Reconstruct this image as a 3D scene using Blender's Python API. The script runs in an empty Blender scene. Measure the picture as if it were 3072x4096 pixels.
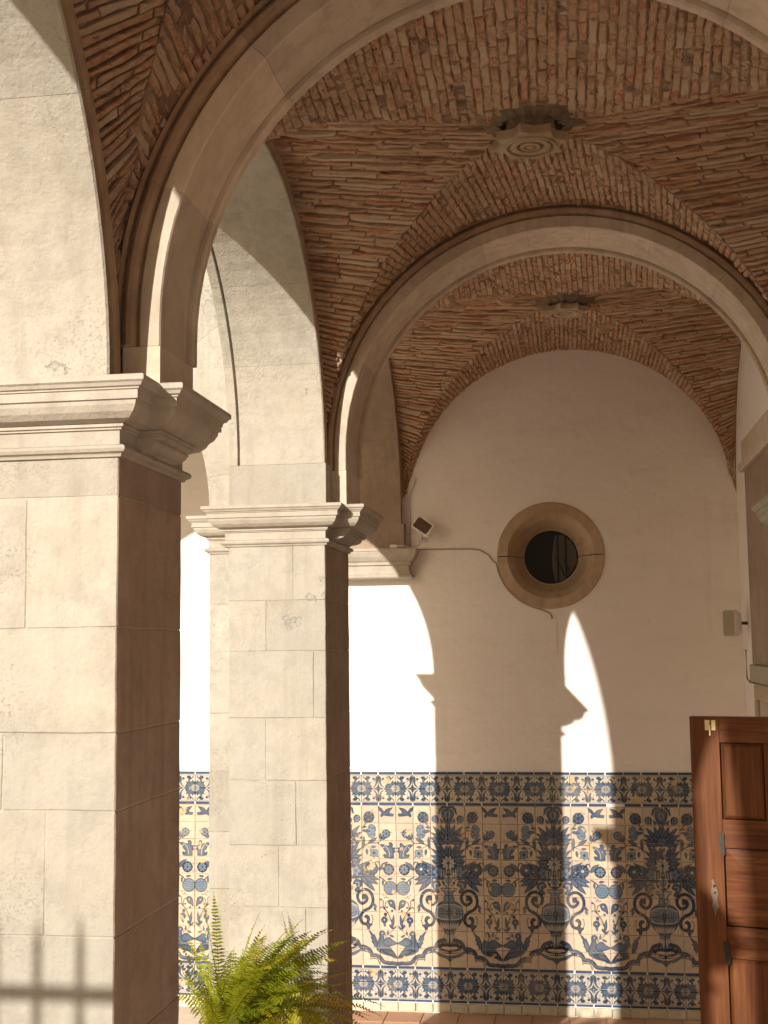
import bpy, bmesh, math, random
import numpy as np
from mathutils import Vector, Matrix, noise
C = bpy.context.scene.collection
FZ = 2.89                                             # floor is 2.89 m below the lens; Z in the helpers is measured from the lens height
R = random.Random(11)

# ---------------------------------------------------------------- camera, world, sun, exposure
sc = bpy.context.scene
cam = bpy.data.objects.new('camera', bpy.data.cameras.new('camera')); C.objects.link(cam); sc.camera = cam
cam.data.sensor_fit = 'VERTICAL'; cam.data.sensor_height = 36; cam.data.lens = 36*5041.74/4096
cam.data.clip_start = .05; cam.data.clip_end = 500
_r, _u, _b = (0.98862130, 0.14991216, -0.01242059), (-0.02806703, 0.10271132, -0.99431515), (-0.14778420, 0.98334975, 0.10575019)   # camera right, down, forward in the world
cam.matrix_world = Matrix(((_r[0],-_u[0],-_b[0],0),(_r[1],-_u[1],-_b[1],0),(_r[2],-_u[2],-_b[2],FZ),(0,0,0,1)))
SUN = Vector((.333, 1, -.358)).normalized()           # the way the sunlight travels
world = bpy.data.worlds.new('World'); sc.world = world; world.use_nodes = True
wn = world.node_tree; bg = wn.nodes['Background']
sky = wn.nodes.new('ShaderNodeTexSky'); sky.sky_type = 'NISHITA'; sky.sun_disc = False
sky.sun_elevation = math.asin(-SUN.z); sky.sun_rotation = math.atan2(-SUN.x, -SUN.y)
sky.air_density = 1.0; sky.dust_density = 3.0; sky.ozone_density = 1.0
wn.links.new(sky.outputs[0], bg.inputs[0]); bg.inputs[1].default_value = .06
sl = bpy.data.lights.new('sun', 'SUN'); sl.energy = 4.2; sl.angle = math.radians(.53); sl.color = (1, .94, .865)
so = bpy.data.objects.new('sun', sl); C.objects.link(so); so.location = (-6, -12, 12)
so.rotation_euler = SUN.to_track_quat('-Z', 'Y').to_euler()
vs = sc.view_settings; vs.view_transform = 'Standard'; vs.look = 'None'; vs.gamma = 1; vs.exposure = .62; vs.use_curve_mapping = False
sc.cycles.max_bounces = 10; sc.cycles.diffuse_bounces = 7; sc.cycles.glossy_bounces = 3
sc.cycles.use_adaptive_sampling = True; sc.cycles.use_denoising = True
sc.cycles.sample_clamp_indirect = 6

# ---------------------------------------------------------------- helpers
def mesh(name, V, F, mat=None, parent=None, uv=None, tone=None, smooth=False):
    me = bpy.data.meshes.new(name)
    me.from_pydata([(v[0], v[1], v[2]+FZ) for v in V], [], F)
    if uv is not None:
        l = me.uv_layers.new(name='uv')
        l.data.foreach_set('uv', [c for p in uv for c in p])
    if tone is not None:
        a = me.attributes.new('tone', 'FLOAT', 'FACE'); a.data.foreach_set('value', tone)
    if smooth: me.polygons.foreach_set('use_smooth', [True]*len(me.polygons))
    me.update()
    o = bpy.data.objects.new(name, me); C.objects.link(o)
    if mat is not None: me.materials.append(mat)
    if parent is not None: o.parent = parent; o.matrix_parent_inverse = parent.matrix_world.inverted()
    return o
def thing(name, label, cat, loc, group=None):
    o = bpy.data.objects.new(name, None); C.objects.link(o); o.location = (loc[0], loc[1], loc[2]+FZ); o.empty_display_size = .1
    o.matrix_world = Matrix.Translation(o.location)
    return tag(o, label, cat, group)
def tag(o, label, cat, group=None):
    o['label'] = label; o['category'] = cat
    if group: o['group'] = group
    return o
def joined(parts):                                    # parts: list of (V, F) -> one (V, F)
    V, F = [], []
    for v, f in parts:
        k = len(V); V += v; F += [tuple(i+k for i in q) for q in f]
    return V, F
def box(x0, x1, y0, y1, z0, z1):
    return ([(x0,y0,z0),(x1,y0,z0),(x1,y1,z0),(x0,y1,z0),(x0,y0,z1),(x1,y0,z1),(x1,y1,z1),(x0,y1,z1)],
            [(3,2,1,0),(4,5,6,7),(0,1,5,4),(1,2,6,5),(2,3,7,6),(3,0,4,7)])
def worn_block(x0, x1, y0, y1, z0, z1, b=.007, j=.0025):      # a stone block with eroded, slightly uneven arrises
    bm = bmesh.new(); V, F = box(x0,x1,y0,y1,z0,z1)
    vs_ = [bm.verts.new(v) for v in V]
    for f in F: bm.faces.new([vs_[i] for i in f])
    bmesh.ops.bevel(bm, geom=bm.edges[:], offset=b, segments=1, affect='EDGES')
    if x1-x0 > .2 or z1-z0 > .2:
        es = [e for e in bm.edges if e.calc_length() > .14]
        bmesh.ops.subdivide_edges(bm, edges=es, cuts=3, use_grid_fill=True)
    for v in bm.verts:
        n = noise.noise_vector(v.co*9)*j + noise.noise_vector(v.co*31)*j*.7
        v.co += n
    bm.verts.index_update(); V = [tuple(v.co) for v in bm.verts]; F = [tuple(v.index for v in f.verts) for f in bm.faces]; bm.free()
    return V, F
def tube(pts, r, n=8, close=False):
    P = [Vector(p) for p in pts]; V, F = [], []; m = len(P)
    for i, p in enumerate(P):
        a = P[(i-1) % m] if close or i else P[0]; b = P[(i+1) % m] if close or i < m-1 else P[-1]
        t = (b-a).normalized(); u = t.cross(Vector((0,0,1)));
        if u.length < .05: u = t.cross(Vector((0,1,0)))
        u.normalize(); w = t.cross(u)
        rr = r[i] if isinstance(r, (list, tuple)) else r
        for k in range(n):
            g = 2*math.pi*k/n; q = p+u*math.cos(g)*rr+w*math.sin(g)*rr; V.append(tuple(q))
    for i in range(m if close else m-1):
        for k in range(n):
            a, b = i*n+k, i*n+(k+1) % n; c, d = ((i+1) % m)*n+(k+1) % n, ((i+1) % m)*n+k
            F.append((a,b,c,d))
    if not close: F += [tuple(range(n))[::-1], tuple(range((m-1)*n, m*n))]
    return V, F
def sweep_ring(path, prof, conv=None):
    """rectilinear plan path (closed, list of (x,y), anticlockwise) x profile (p outward, z): mitred moulding, capped"""
    n = len(path); V, F = [], []
    nr = []
    for i in range(n):
        (ax,ay),(bx,by) = path[i], path[(i+1) % n]; L = math.hypot(bx-ax, by-ay); nr.append(((by-ay)/L, -(bx-ax)/L))
    for p, z in prof:
        for i in range(n):
            n1, n2 = nr[i-1], nr[i]
            V.append((path[i][0]+p*(n1[0]+n2[0]), path[i][1]+p*(n1[1]+n2[1]), z))
    m = len(prof)
    for j in range(m-1):
        for i in range(n):
            a, b = j*n+i, j*n+(i+1) % n; F.append((a, a+n, b+n, b))
    F += [tuple(range(n)), tuple(range((m-1)*n, m*n))[::-1]]
    return V, F
def arch_path(c, zc, a, h, zleg, n=40):
    """points and outward normals from one leg bottom, over the crown, to the other; u along the span"""
    P = []
    for k in range(3): P.append((c-a, zleg+(zc-zleg)*k/3, -1., 0.))
    for k in range(n+1):
        t = math.pi*(1-k/n); cx, sx = math.cos(t), math.sin(t)
        nx, nz = cx/a, sx/h; L = math.hypot(nx, nz); P.append((c+a*cx, zc+h*sx, nx/L, nz/L))
    for k in range(3): P.append((c+a, zc+(zleg-zc)*(k+1)/3, 1., 0.))
    return P
def sweep_arch(P, prof, axis, i0, i1, g=.0015):
    """profile (r outward, d along the axis) swept over path points i0..i1; axis 'x': span runs in X, d is Y; axis 'y': span in Y, d is X"""
    V, F = [], []; Q = P[i0:i1+1]; m = len(prof)
    if len(Q) < 2: return V, F
    for k, (u, z, nu, nz) in enumerate(Q):
        s = 0
        if k == 0: s = g
        if k == len(Q)-1: s = -g
        tu, tz = nz, -nu
        for r, d in prof:
            uu = u+nu*r+tu*s; zz = z+nz*r+tz*s
            V.append((uu, d, zz) if axis == 'x' else (d, uu, zz))
    for k in range(len(Q)-1):
        for j in range(m):
            a, b = k*m+j, k*m+(j+1) % m; F.append((a, b, b+m, a+m))
    F += [tuple(range(m))[::-1], tuple(range((len(Q)-1)*m, len(Q)*m))]
    return V, F

# ---------------------------------------------------------------- materials
def mat(name, rough=.8):
    m = bpy.data.materials.new(name); m.use_nodes = True; nt = m.node_tree
    b = nt.nodes['Principled BSDF']; b.inputs['Roughness'].default_value = rough
    b.inputs['Specular IOR Level'].default_value = .25
    return m, nt, b
def nd(nt, t, **k):
    n = nt.nodes.new(t)
    for a, v in k.items():
        if a in n.inputs: n.inputs[a].default_value = v
        else: setattr(n, a, v)
    return n
def ramp(nt, src, stops):
    r = nt.nodes.new('ShaderNodeValToRGB'); e = r.color_ramp.elements
    while len(e) < len(stops): e.new(.5)
    for q, (p, c) in zip(e, stops):
        q.position = p; q.color = (*c, 1) if len(c) == 3 else c
    nt.links.new(src, r.inputs[0]); return r.outputs[0]
def mix(nt, f, a, b, mode='MIX'):
    m = nt.nodes.new('ShaderNodeMix'); m.data_type = 'RGBA'; m.blend_type = mode
    for s, v in ((m.inputs[0], f), (m.inputs[6], a), (m.inputs[7], b)):
        if hasattr(v, 'links'): nt.links.new(v, s)
        elif isinstance(v, (int, float)): s.default_value = v
        else: s.default_value = (*v, 1)
    return m.outputs[2]
def coords(nt, scale=(1,1,1), obj=False):
    g = nt.nodes.new('ShaderNodeNewGeometry'); mp = nt.nodes.new('ShaderNodeMapping'); mp.inputs['Scale'].default_value = scale
    nt.links.new(g.outputs['Position'], mp.inputs[0]); return mp.outputs[0]
def noi(nt, vec, scale, detail=6, rough=.6, out=0):
    n = nd(nt, 'ShaderNodeTexNoise'); n.inputs['Scale'].default_value = scale; n.inputs['Detail'].default_value = detail; n.inputs['Roughness'].default_value = rough
    nt.links.new(vec, n.inputs['Vector']); return n.outputs[out]
def bump(nt, b, hs, dist=.01, strength=1.):
    prev = None
    for h, d, s in hs:
        n = nt.nodes.new('ShaderNodeBump'); n.inputs['Distance'].default_value = d; n.inputs['Strength'].default_value = s
        nt.links.new(h, n.inputs['Height'])
        if prev: nt.links.new(prev, n.inputs['Normal'])
        prev = n.outputs[0]
    nt.links.new(prev, b.inputs['Normal'])
def stone_mat(name, base, pale, dark, streaks=.5, pores=1., relief=1., skin=False):
    m, nt, b = mat(name, .85); v = coords(nt); vst = coords(nt, (9, 9, .7))
    big = noi(nt, v, 2.2, 5, .55); med = noi(nt, v, 11, 8, .65); st = noi(nt, vst, 1.6, 6, .6); fine = noi(nt, v, 70, 4, .6)
    c = mix(nt, ramp(nt, big, [(.38,(0,0,0)),(.62,(1,1,1))]), base, pale)
    c = mix(nt, ramp(nt, med, [(.45,(0,0,0)),(.72,(.6,.6,.6))]), c, dark)
    c = mix(nt, ramp(nt, st, [(.5,(0,0,0)),(.7,(streaks,)*3)]), c, tuple(x*.72 for x in base))
    pit = ramp(nt, noi(nt, v, 120, 5, .6), [(.33,(1,1,1)),(.43,(0,0,0))])
    msk = ramp(nt, noi(nt, v, 3.1, 3, .5), [(.47,(0,0,0)),(.60,(1,1,1))])
    pm = nd(nt, 'ShaderNodeMath', operation='MULTIPLY'); nt.links.new(pit, pm.inputs[0]); nt.links.new(msk, pm.inputs[1])
    pm2 = nd(nt, 'ShaderNodeMath', operation='MULTIPLY'); nt.links.new(pm.outputs[0], pm2.inputs[0]); pm2.inputs[1].default_value = .16*pores
    c = mix(nt, pm2.outputs[0], c, tuple(x*.45 for x in base))
    oi = nd(nt, 'ShaderNodeObjectInfo')               # every block its own quarry tone
    c = mix(nt, 1., c, ramp(nt, oi.outputs['Random'], [(0,(.86,.85,.83)),(.5,(.97,.97,.97)),(1,(1.04,1.02,.98))]), 'MULTIPLY')
    hs = [(med, .012*relief, .5), (fine, .003*relief, .6), (pm.outputs[0], -.003, .35*pores)]
    if skin:                                          # lime skin flaked off in places, hairline cracks, grey lichen bloom
        fk = ramp(nt, noi(nt, v, 2.6, 9, .62), [(.66,(0,)*3),(.67,(.8,)*3)])
        c = mix(nt, fk, c, (.335,.32,.275)); hs.append((fk, -.004, .9))
        gr = ramp(nt, noi(nt, v, 1.1, 10, .72), [(.46,(0,)*3),(.68,(.75,)*3)]); c = mix(nt, gr, c, (.315,.29,.245))
        wv = coords(nt, (1,1,1)); ck = nd(nt, 'ShaderNodeTexVoronoi', feature='DISTANCE_TO_EDGE'); ck.inputs['Scale'].default_value = 1.7
        wa = nd(nt, 'ShaderNodeVectorMath', operation='ADD'); nt.links.new(wv, wa.inputs[0]); ns = nt.nodes.new('ShaderNodeVectorMath'); ns.operation = 'SCALE'; ns.inputs['Scale'].default_value = .5
        nt.links.new(noi(nt, v, 3.5, 6, .6, 1), ns.inputs[0]); nt.links.new(ns.outputs[0], wa.inputs[1]); nt.links.new(wa.outputs[0], ck.inputs['Vector'])
        cr = ramp(nt, ck.outputs['Distance'], [(.0,(1,)*3),(.004,(0,)*3)]); cm = nd(nt, 'ShaderNodeMath', operation='MULTIPLY'); nt.links.new(cr, cm.inputs[0]); nt.links.new(msk, cm.inputs[1])
        c = mix(nt, cm.outputs[0], c, (.26,.20,.15))
        blot = ramp(nt, noi(nt, v, 5.5, 9, .75), [(.50,(0,)*3),(.62,(.5,)*3)]); c = mix(nt, blot, c, (.33,.30,.25))
    nt.links.new(c, b.inputs['Base Color'])
    bump(nt, b, hs)
    return m
M = {}
M['stone'] = stone_mat('limestone', (.38,.345,.28), (.44,.405,.34), (.31,.28,.225), .5, 1.5, 1.4, True)
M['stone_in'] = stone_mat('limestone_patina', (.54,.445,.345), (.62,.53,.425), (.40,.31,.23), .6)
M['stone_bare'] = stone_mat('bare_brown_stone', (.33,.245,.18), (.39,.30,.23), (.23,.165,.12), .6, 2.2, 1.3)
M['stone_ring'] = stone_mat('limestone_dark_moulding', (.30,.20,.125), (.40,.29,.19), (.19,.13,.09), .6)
M['stone_capital'] = stone_mat('limestone_carved', (.40,.355,.285), (.45,.405,.335), (.30,.26,.205), .4, .9, .9)
M['oculus_stone'] = stone_mat('ochre_stone', (.43,.31,.20), (.50,.385,.265), (.32,.215,.135), .35, 1., 1.)
M['plinth_stone'] = stone_mat('green_grey_stone', (.50,.45,.32), (.60,.55,.42), (.33,.31,.22), .3)
# lime mortar between the ashlars
M['joint'] = stone_mat('lime_joint', (.38,.34,.27), (.46,.41,.33), (.24,.20,.16), .3, 1.5)
# whitewash
m, nt, b = mat('whitewash', .9); v = coords(nt); vs2 = coords(nt, (1, 1, 3))
c = mix(nt, ramp(nt, noi(nt, v, 1.2, 4), [(.35,(0,0,0)),(.7,(1,1,1))]), (.79,.73,.67), (.83,.78,.73))
c = mix(nt, ramp(nt, noi(nt, vs2, 2.7, 6, .7), [(.52,(0,0,0)),(.78,(.45,)*3)]), c, (.64,.59,.53))
c = mix(nt, ramp(nt, noi(nt, coords(nt, (6,6,.5)), 1.3, 7, .7), [(.56,(0,0,0)),(.8,(.35,)*3)]), c, (.58,.52,.45))
c = mix(nt, ramp(nt, noi(nt, v, 9, 6, .6), [(.70,(0,0,0)),(.74,(.3,)*3)]), c, (.50,.44,.38))
nt.links.new(c, b.inputs['Base Color']); bump(nt, b, [(noi(nt, v, 3, 5), .03, .35), (noi(nt, v, 14, 5), .006, .4), (noi(nt, v, 60, 5), .002, .5)])
M['plaster'] = m
# bricks: colour from the per-face tone attribute; a lime and dust crust drags along the courses
def brick_mat(name, sc3):
    m, nt, b = mat(name, .95); v = coords(nt); va = coords(nt, sc3)
    at = nd(nt, 'ShaderNodeAttribute', attribute_name='tone')
    c = ramp(nt, at.outputs['Fac'], [(0,(.38,.20,.12)),(.25,(.50,.30,.19)),(.5,(.58,.38,.245)),(.70,(.54,.20,.105)),(.86,(.62,.43,.29)),(1,(.70,.58,.44))])
    cr = noi(nt, va, 30, 9, .78)
    c = mix(nt, ramp(nt, cr, [(.45,(0,0,0)),(.53,(.78,)*3)]), c, (.68,.49,.325))
    c = mix(nt, ramp(nt, noi(nt, v, 1.6, 5), [(.42,(0,)*3),(.7,(.45,)*3)]), c, (.40,.26,.165))
    pit = ramp(nt, noi(nt, va, 26, 7, .7), [(.29,(1,)*3),(.38,(0,)*3)]); c = mix(nt, pit, c, (.10,.055,.035))
    nt.links.new(c, b.inputs['Base Color']); bump(nt, b, [(cr, .03, .8), (pit, -.02, .8), (noi(nt, v, 90, 5, .7), .007, .8)]); return m
M['brick'] = brick_mat('old_brick', (1, 1, 1)); M['brick_x'] = brick_mat('old_brick_side_courses', (.30, 1.5, 1.5)); M['brick_y'] = brick_mat('old_brick_long_courses', (1.2, .45, 1.2))
m, nt, b = mat('mortar_bed', .95); v = coords(nt)
c = ramp(nt, noi(nt, v, 9, 7, .7), [(.3,(.13,.08,.05)),(.5,(.34,.225,.145)),(.68,(.58,.43,.30))])
nt.links.new(c, b.inputs['Base Color']); bump(nt, b, [(noi(nt, v, 25, 7, .7), .04, 1.)])
M['mortar'] = m
def flat(name, col, rough=.6, metal=0., var=.15, bscale=60, bd=.001):
    m, nt, b = mat(name, rough); v = coords(nt); b.inputs['Metallic'].default_value = metal
    nt.links.new(mix(nt, noi(nt, v, 12, 5), tuple(x*(1-var) for x in col), tuple(min(1,x*(1+var)) for x in col)), b.inputs['Base Color'])
    bump(nt, b, [(noi(nt, v, bscale, 4), bd, .6)]); return m
M['soot'] = flat('sooty_stone', (.19,.145,.105), .95, 0, .4, 40, .01)
M['boss'] = stone_mat('boss_stone', (.40,.30,.19), (.52,.42,.29), (.22,.16,.11), .2)
M['black'] = flat('dark_interior', (.012,.009,.010), .5)
M['iron'] = flat('painted_iron', (.03,.03,.032), .5, .3)
M['pvc'] = flat('white_cable', (.62,.56,.49), .5)
M['plastic'] = flat('white_plastic', (.70,.65,.58), .45)
M['lens'] = flat('smoked_lens', (.10,.055,.04), .3)
M['grille'] = flat('speaker_grille', (.36,.31,.23), .8, 0, .1, 900, .002)
M['brass'] = flat('worn_brass', (.62,.50,.26), .35, .7)
M['hinge'] = flat('dark_steel', (.045,.038,.032), .5, .4)
M['ground'] = flat('courtyard_paving', (.66,.57,.45), .9, 0, .2, 20, .01)
M['terracotta'] = flat('terracotta_pot', (.42,.19,.10), .8)
# terracotta floor
m, nt, b = mat('floor_terracotta', .55); v = coords(nt); oi = nd(nt, 'ShaderNodeObjectInfo')
c = mix(nt, oi.outputs['Random'], (.48,.26,.155), (.62,.37,.24)); c = mix(nt, ramp(nt, noi(nt, v, 5, 6), [(.4,(0,)*3),(.7,(.6,)*3)]), c, (.46,.29,.18))
nt.links.new(c, b.inputs['Base Color']); bump(nt, b, [(noi(nt, v, 14, 5), .004, .5)]); M['floor'] = m
# varnished wood, grain along Z or along the rail
def wood(name, sc_):
    m, nt, b = mat(name, .55); v = coords(nt, sc_); b.inputs['Specular IOR Level'].default_value = .14
    g = noi(nt, v, 1, 8, .6)
    c = ramp(nt, g, [(.3,(.055,.017,.007)),(.5,(.11,.037,.013)),(.72,(.18,.068,.022))])
    c = mix(nt, ramp(nt, noi(nt, coords(nt), 2.2, 3), [(.4,(0,)*3),(.7,(.3,)*3)]), c, (.17,.07,.028))
    nt.links.new(c, b.inputs['Base Color']); bump(nt, b, [(g, .0015, .5)]); return m
M['wood_v'] = wood('varnished_wood_upright', (45, 45, 2)); M['wood_h'] = wood('varnished_wood_rail', (4, 4, 60))
# fern leaf
m, nt, b = mat('fern_leaf', .5); v = coords(nt); at = nd(nt, 'ShaderNodeAttribute', attribute_name='tone')
c = ramp(nt, at.outputs['Fac'], [(0,(.10,.14,.008)),(.5,(.30,.33,.016)),(.8,(.46,.42,.03)),(1,(.60,.38,.05))])
nt.links.new(c, b.inputs['Base Color'])
tr = nd(nt, 'ShaderNodeBsdfTranslucent'); nt.links.new(c, tr.inputs[0]); mx = nd(nt, 'ShaderNodeMixShader'); mx.inputs[0].default_value = .4
nt.links.new(b.outputs[0], mx.inputs[1]); nt.links.new(tr.outputs[0], mx.inputs[2]); nt.links.new(mx.outputs[0], nt.nodes['Material Output'].inputs[0])
M['fern'] = m
# window glass
m, nt, b = mat('dark_glass', .06); b.inputs['Base Color'].default_value = (.012,.010,.012,1); b.inputs['Specular IOR Level'].default_value = .03; M['glass'] = m

# ---------------------------------------------------------------- azulejo painting (flat print on the glazed tiles)
PX = 56
DK, MD, LT, WH = (.012,.017,.034), (.046,.066,.105), (.155,.20,.245), (.52,.48,.40)
BG, BG2 = (.54,.43,.31), (.51,.45,.36)
class Canvas:
    def __init__(s, nu, nv, bg):
        s.nu, s.nv = nu, nv
        s.w, s.h = nu*PX, nv*PX
        s.a = np.ones((s.h, s.w, 3)) * np.array(bg)
        rs = np.random.RandomState(7)
        n = rs.rand(s.h//8+2, s.w//8+2)
        s.a *= (.94+.1*np.kron(n, np.ones((8,8)))[:s.h,:s.w])[...,None]
        s.streak = rs.rand(s.h, s.w)
    def box(s, x0, y0, x1, y1):
        return (max(0,int(x0*PX)), max(0,int(y0*PX)), min(s.w,int(x1*PX)+2), min(s.h,int(y1*PX)+2))
    def grid(s, b):
        x = (np.arange(b[0],b[2])+.5)/PX; y = (np.arange(b[1],b[3])+.5)/PX
        return np.meshgrid(x, y)
    def put(s, b, m, col):
        m = np.clip(m, 0, 1)[...,None]
        r = s.a[b[1]:b[3], b[0]:b[2]]
        r[:] = r*(1-m) + np.array(col)*m
    def dist(s, X, Y, pts, close):
        d = np.full(X.shape, 9.); n = len(pts)
        for i in range(n if close else n-1):
            (ax,ay),(bx,by) = pts[i], pts[(i+1)%n]
            vx, vy = bx-ax, by-ay; L = vx*vx+vy*vy+1e-9
            t = np.clip(((X-ax)*vx+(Y-ay)*vy)/L, 0, 1)
            d = np.minimum(d, np.hypot(X-ax-t*vx, Y-ay-t*vy))
        return d
    def poly(s, pts, fill=MD, edge=DK, ew=.022):
        xs = [p[0] for p in pts]; ys = [p[1] for p in pts]
        b = s.box(min(xs)-.05, min(ys)-.05, max(xs)+.05, max(ys)+.05)
        if b[2] <= b[0] or b[3] <= b[1]: return
        X, Y = s.grid(b); ins = np.zeros(X.shape, bool); n = len(pts)
        for i in range(n):
            (ax,ay),(bx,by) = pts[i], pts[(i+1)%n]
            if ay == by: continue
            ins ^= ((ay > Y) != (by > Y)) & (X < (bx-ax)*(Y-ay)/(by-ay)+ax)
        d = s.dist(X, Y, pts, True); sd = np.where(ins, -d, d)
        st = s.streak[b[1]:b[3], b[0]:b[2]][...,None]
        m = np.clip(.5-sd*PX, 0, 1)[...,None]
        r = s.a[b[1]:b[3], b[0]:b[2]]
        c = np.array(fill)*(.75+.5*st); g = np.clip(-sd/.09, 0, 1)[...,None]
        c = c*(1-.35*g) + np.array(LT)*.35*g*(.6+.8*st)
        r[:] = r*(1-m)+c*m
        if edge is not None:
            s.put(b, .5-(np.abs(sd)-ew*.6)*PX, edge)
    def line(s, pts, w=.05, col=DK, smooth=True, taper=0):
        if smooth and len(pts) > 2: pts = spline(pts)
        xs = [p[0] for p in pts]; ys = [p[1] for p in pts]
        b = s.box(min(xs)-w, min(ys)-w, max(xs)+w, max(ys)+w)
        if b[2] <= b[0] or b[3] <= b[1]: return
        X, Y = s.grid(b); d = s.dist(X, Y, pts, False)
        s.put(b, .5-(d-w/2)*PX, col)
    def disc(s, x, y, r, fill=MD, edge=DK, ew=.02, ry=None):
        ry = ry or r
        s.poly([(x+r*math.cos(t), y+ry*math.sin(t)) for t in np.linspace(0,2*math.pi,20)[:-1]], fill, edge, ew)
    def leaf(s, x0, y0, x1, y1, w, fill=MD, edge=DK, bend=0.):
        w *= 1.18
        dx, dy = x1-x0, y1-y0; L = math.hypot(dx,dy)+1e-9; nx, ny = -dy/L, dx/L; P = []
        for sg in (1,-1):
            q = [(x0+dx*t+nx*(sg*w*math.sin(math.pi*t**.8)*.5+bend*math.sin(math.pi*t)),
                  y0+dy*t+ny*(sg*w*math.sin(math.pi*t**.8)*.5+bend*math.sin(math.pi*t))) for t in np.linspace(0,1,8)]
            P += q if sg > 0 else q[::-1]
        s.poly(P, fill, edge, .016)
        s.line([(x0,y0),(x0+dx*.8+nx*bend*.5, y0+dy*.8+ny*bend*.5)], .012, LT, False)
    def flower(s, x, y, r, n, fill=LT, core=DK, edge=DK, rot=0.):
        s.disc(x, y, r*1.08, DK, None)
        for k in range(n):
            t = rot+2*math.pi*k/n
            s.leaf(x+r*.2*math.cos(t), y+r*.2*math.sin(t), x+r*1.12*math.cos(t), y+r*1.12*math.sin(t), r*3.6/n, fill, edge)
        s.disc(x, y, r*.28, core, fill, .02)
def spline(P, k=5):
    P = [P[0]]+list(P)+[P[-1]]; o = []
    for i in range(1, len(P)-2):
        for t in np.linspace(0,1,k,endpoint=False):
            o.append(tuple(.5*((2*P[i][j])+(-P[i-1][j]+P[i+1][j])*t+(2*P[i-1][j]-5*P[i][j]+4*P[i+1][j]-P[i+2][j])*t*t
                     +(-P[i-1][j]+3*P[i][j]-3*P[i+1][j]+P[i+2][j])*t**3) for j in (0,1)))
    return o+[P[-2]]
def paint_panel():                                    # half of the vase repeat: 3 x 9 tiles, the vase axis at u = 0
    c = Canvas(3, 9, BG)
    for (x0,y0,tips,w) in ((0,4.05,((.55,3.0),(.95,3.08),(1.6,3.08),(1.45,3.4),(1.55,3.72),(1.25,3.95),(.7,3.4)),.26),
        (.85,3.95,((2.0,4.18),(1.95,4.45),(1.75,4.85),(1.35,4.5)),.26),
        (0,3.15,((.12,2.2),(.5,2.15),(.85,2.05),(.95,2.42),(1.02,2.8),(.98,3.08),(.45,2.5)),.24),
        (0,2.1,((.1,1.02),(.42,1.05),(.88,1.12),(1.0,1.5),(1.06,1.8),(.95,2.02),(.5,1.5)),.24)):
        for (a,b) in tips: c.leaf(x0+(a-x0)*.12, y0+(b-y0)*.12, a, b, w, MD, DK)
    # tulip on the axis
    c.poly([(0,.08),(.28,.12),(.36,.5),(.22,.85),(0,.92)], MD)
    c.poly([(.05,.03),(.3,.02),(.48,.16),(.53,.48),(.4,.38),(.3,.22),(.12,.14)], MD)
    c.line([(0,.3),(.12,.5),(.02,.7)], .03, WH); c.line([(.14,.14),(.28,.2),(.4,.36)], .025, WH)
    c.leaf(.05,1.05,.28,.7,.12); c.leaf(.3,1.0,.42,.72,.12); c.line([(0,.8),(0,1.3)], .04)
    # side flowers
    c.line([(1.0,1.3),(1.15,1.12),(1.3,.95)], .05); c.leaf(1.05,1.25,1.3,1.2,.1)
    c.flower(.72,.75,.2,6); c.line([(.6,1.0),(.55,.75),(.7,.55)], .05)
    c.flower(1.42,.66,.3,6,MD); c.line([(1.2,.98),(1.1,.8)], .05)
    for x,y in ((1.52,.36),(1.62,.3),(1.74,.4),(2.18,1.38),(2.72,1.52),(1.88,2.52),(2.9,3.42),(2.9,3.86),(2.22,5.05)):
        c.line([(x-.04,y+.02),(x,y-.03),(x+.04,y+.01)], .018, MD); c.disc(x,y+.02,.018,DK,None)
    c.poly(spline([(1.18,1.45),(1.35,1.32),(1.42,1.12),(1.6,1.08),(1.78,1.2),(1.82,1.4),(1.76,1.52),(1.8,1.68),(1.62,1.85),(1.38,1.78),(1.32,1.6),(1.2,1.5)]), LT)
    c.line([(1.4,1.2),(1.6,1.3),(1.75,1.25)], .03); c.line([(1.4,1.7),(1.6,1.62),(1.72,1.7)], .03); c.leaf(1.0,1.42,1.5,1.48,.14)
    c.leaf(1.12,1.75,1.08,2.5,.13); c.leaf(1.35,2.16,1.9,1.82,.17)
    c.line([(.75,2.65),(1.1,2.3),(1.5,2.14),(1.95,2.12),(2.15,1.88),(2.25,1.72)], .05)
    c.leaf(2.1,1.95,2.08,1.55,.13); c.leaf(2.15,1.92,2.4,1.85,.11); c.flower(2.42,1.6,.23,6)
    c.line([(1.2,2.28),(1.4,2.36),(1.55,2.5)], .03); c.line([(1.95,2.15),(2.1,2.25)], .04)
    c.leaf(1.52,2.36,1.85,2.34,.12); c.leaf(1.27,2.45,1.3,2.82,.13)
    c.poly([(1.5,2.5),(1.8,2.5),(1.95,2.62),(1.9,2.75),(1.96,2.95),(1.8,2.88),(1.68,2.98),(1.58,2.85),(1.45,2.88),(1.52,2.7),(1.45,2.6)], LT); c.disc(1.7,2.7,.07,DK)
    c.poly([(2.02,2.22),(2.25,2.2),(2.5,2.3),(2.62,2.24),(2.56,2.12),(2.7,2.08),(2.8,2.2),(2.76,2.38),(2.99,2.4),(2.86,2.5),(2.95,2.6),(2.84,2.7),
            (2.86,2.95),(2.7,3.0),(2.5,2.98),(2.3,2.95),(2.22,2.82),(2.3,2.74),(2.4,2.82),(2.44,2.7),(2.3,2.58),(2.22,2.42)], MD)
    c.line([(2.3,2.25),(2.5,2.45),(2.6,2.7),(2.6,2.9)], .03, WH); c.line([(2.6,2.35),(2.72,2.55),(2.75,2.8)], .03, LT); c.disc(2.26,2.38,.06,WH)
    c.flower(1.58,3.58,.34,8,MD,WH); c.line([(1.75,3.35),(1.8,3.2),(1.95,3.2),(2.0,3.32)], .06)
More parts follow.
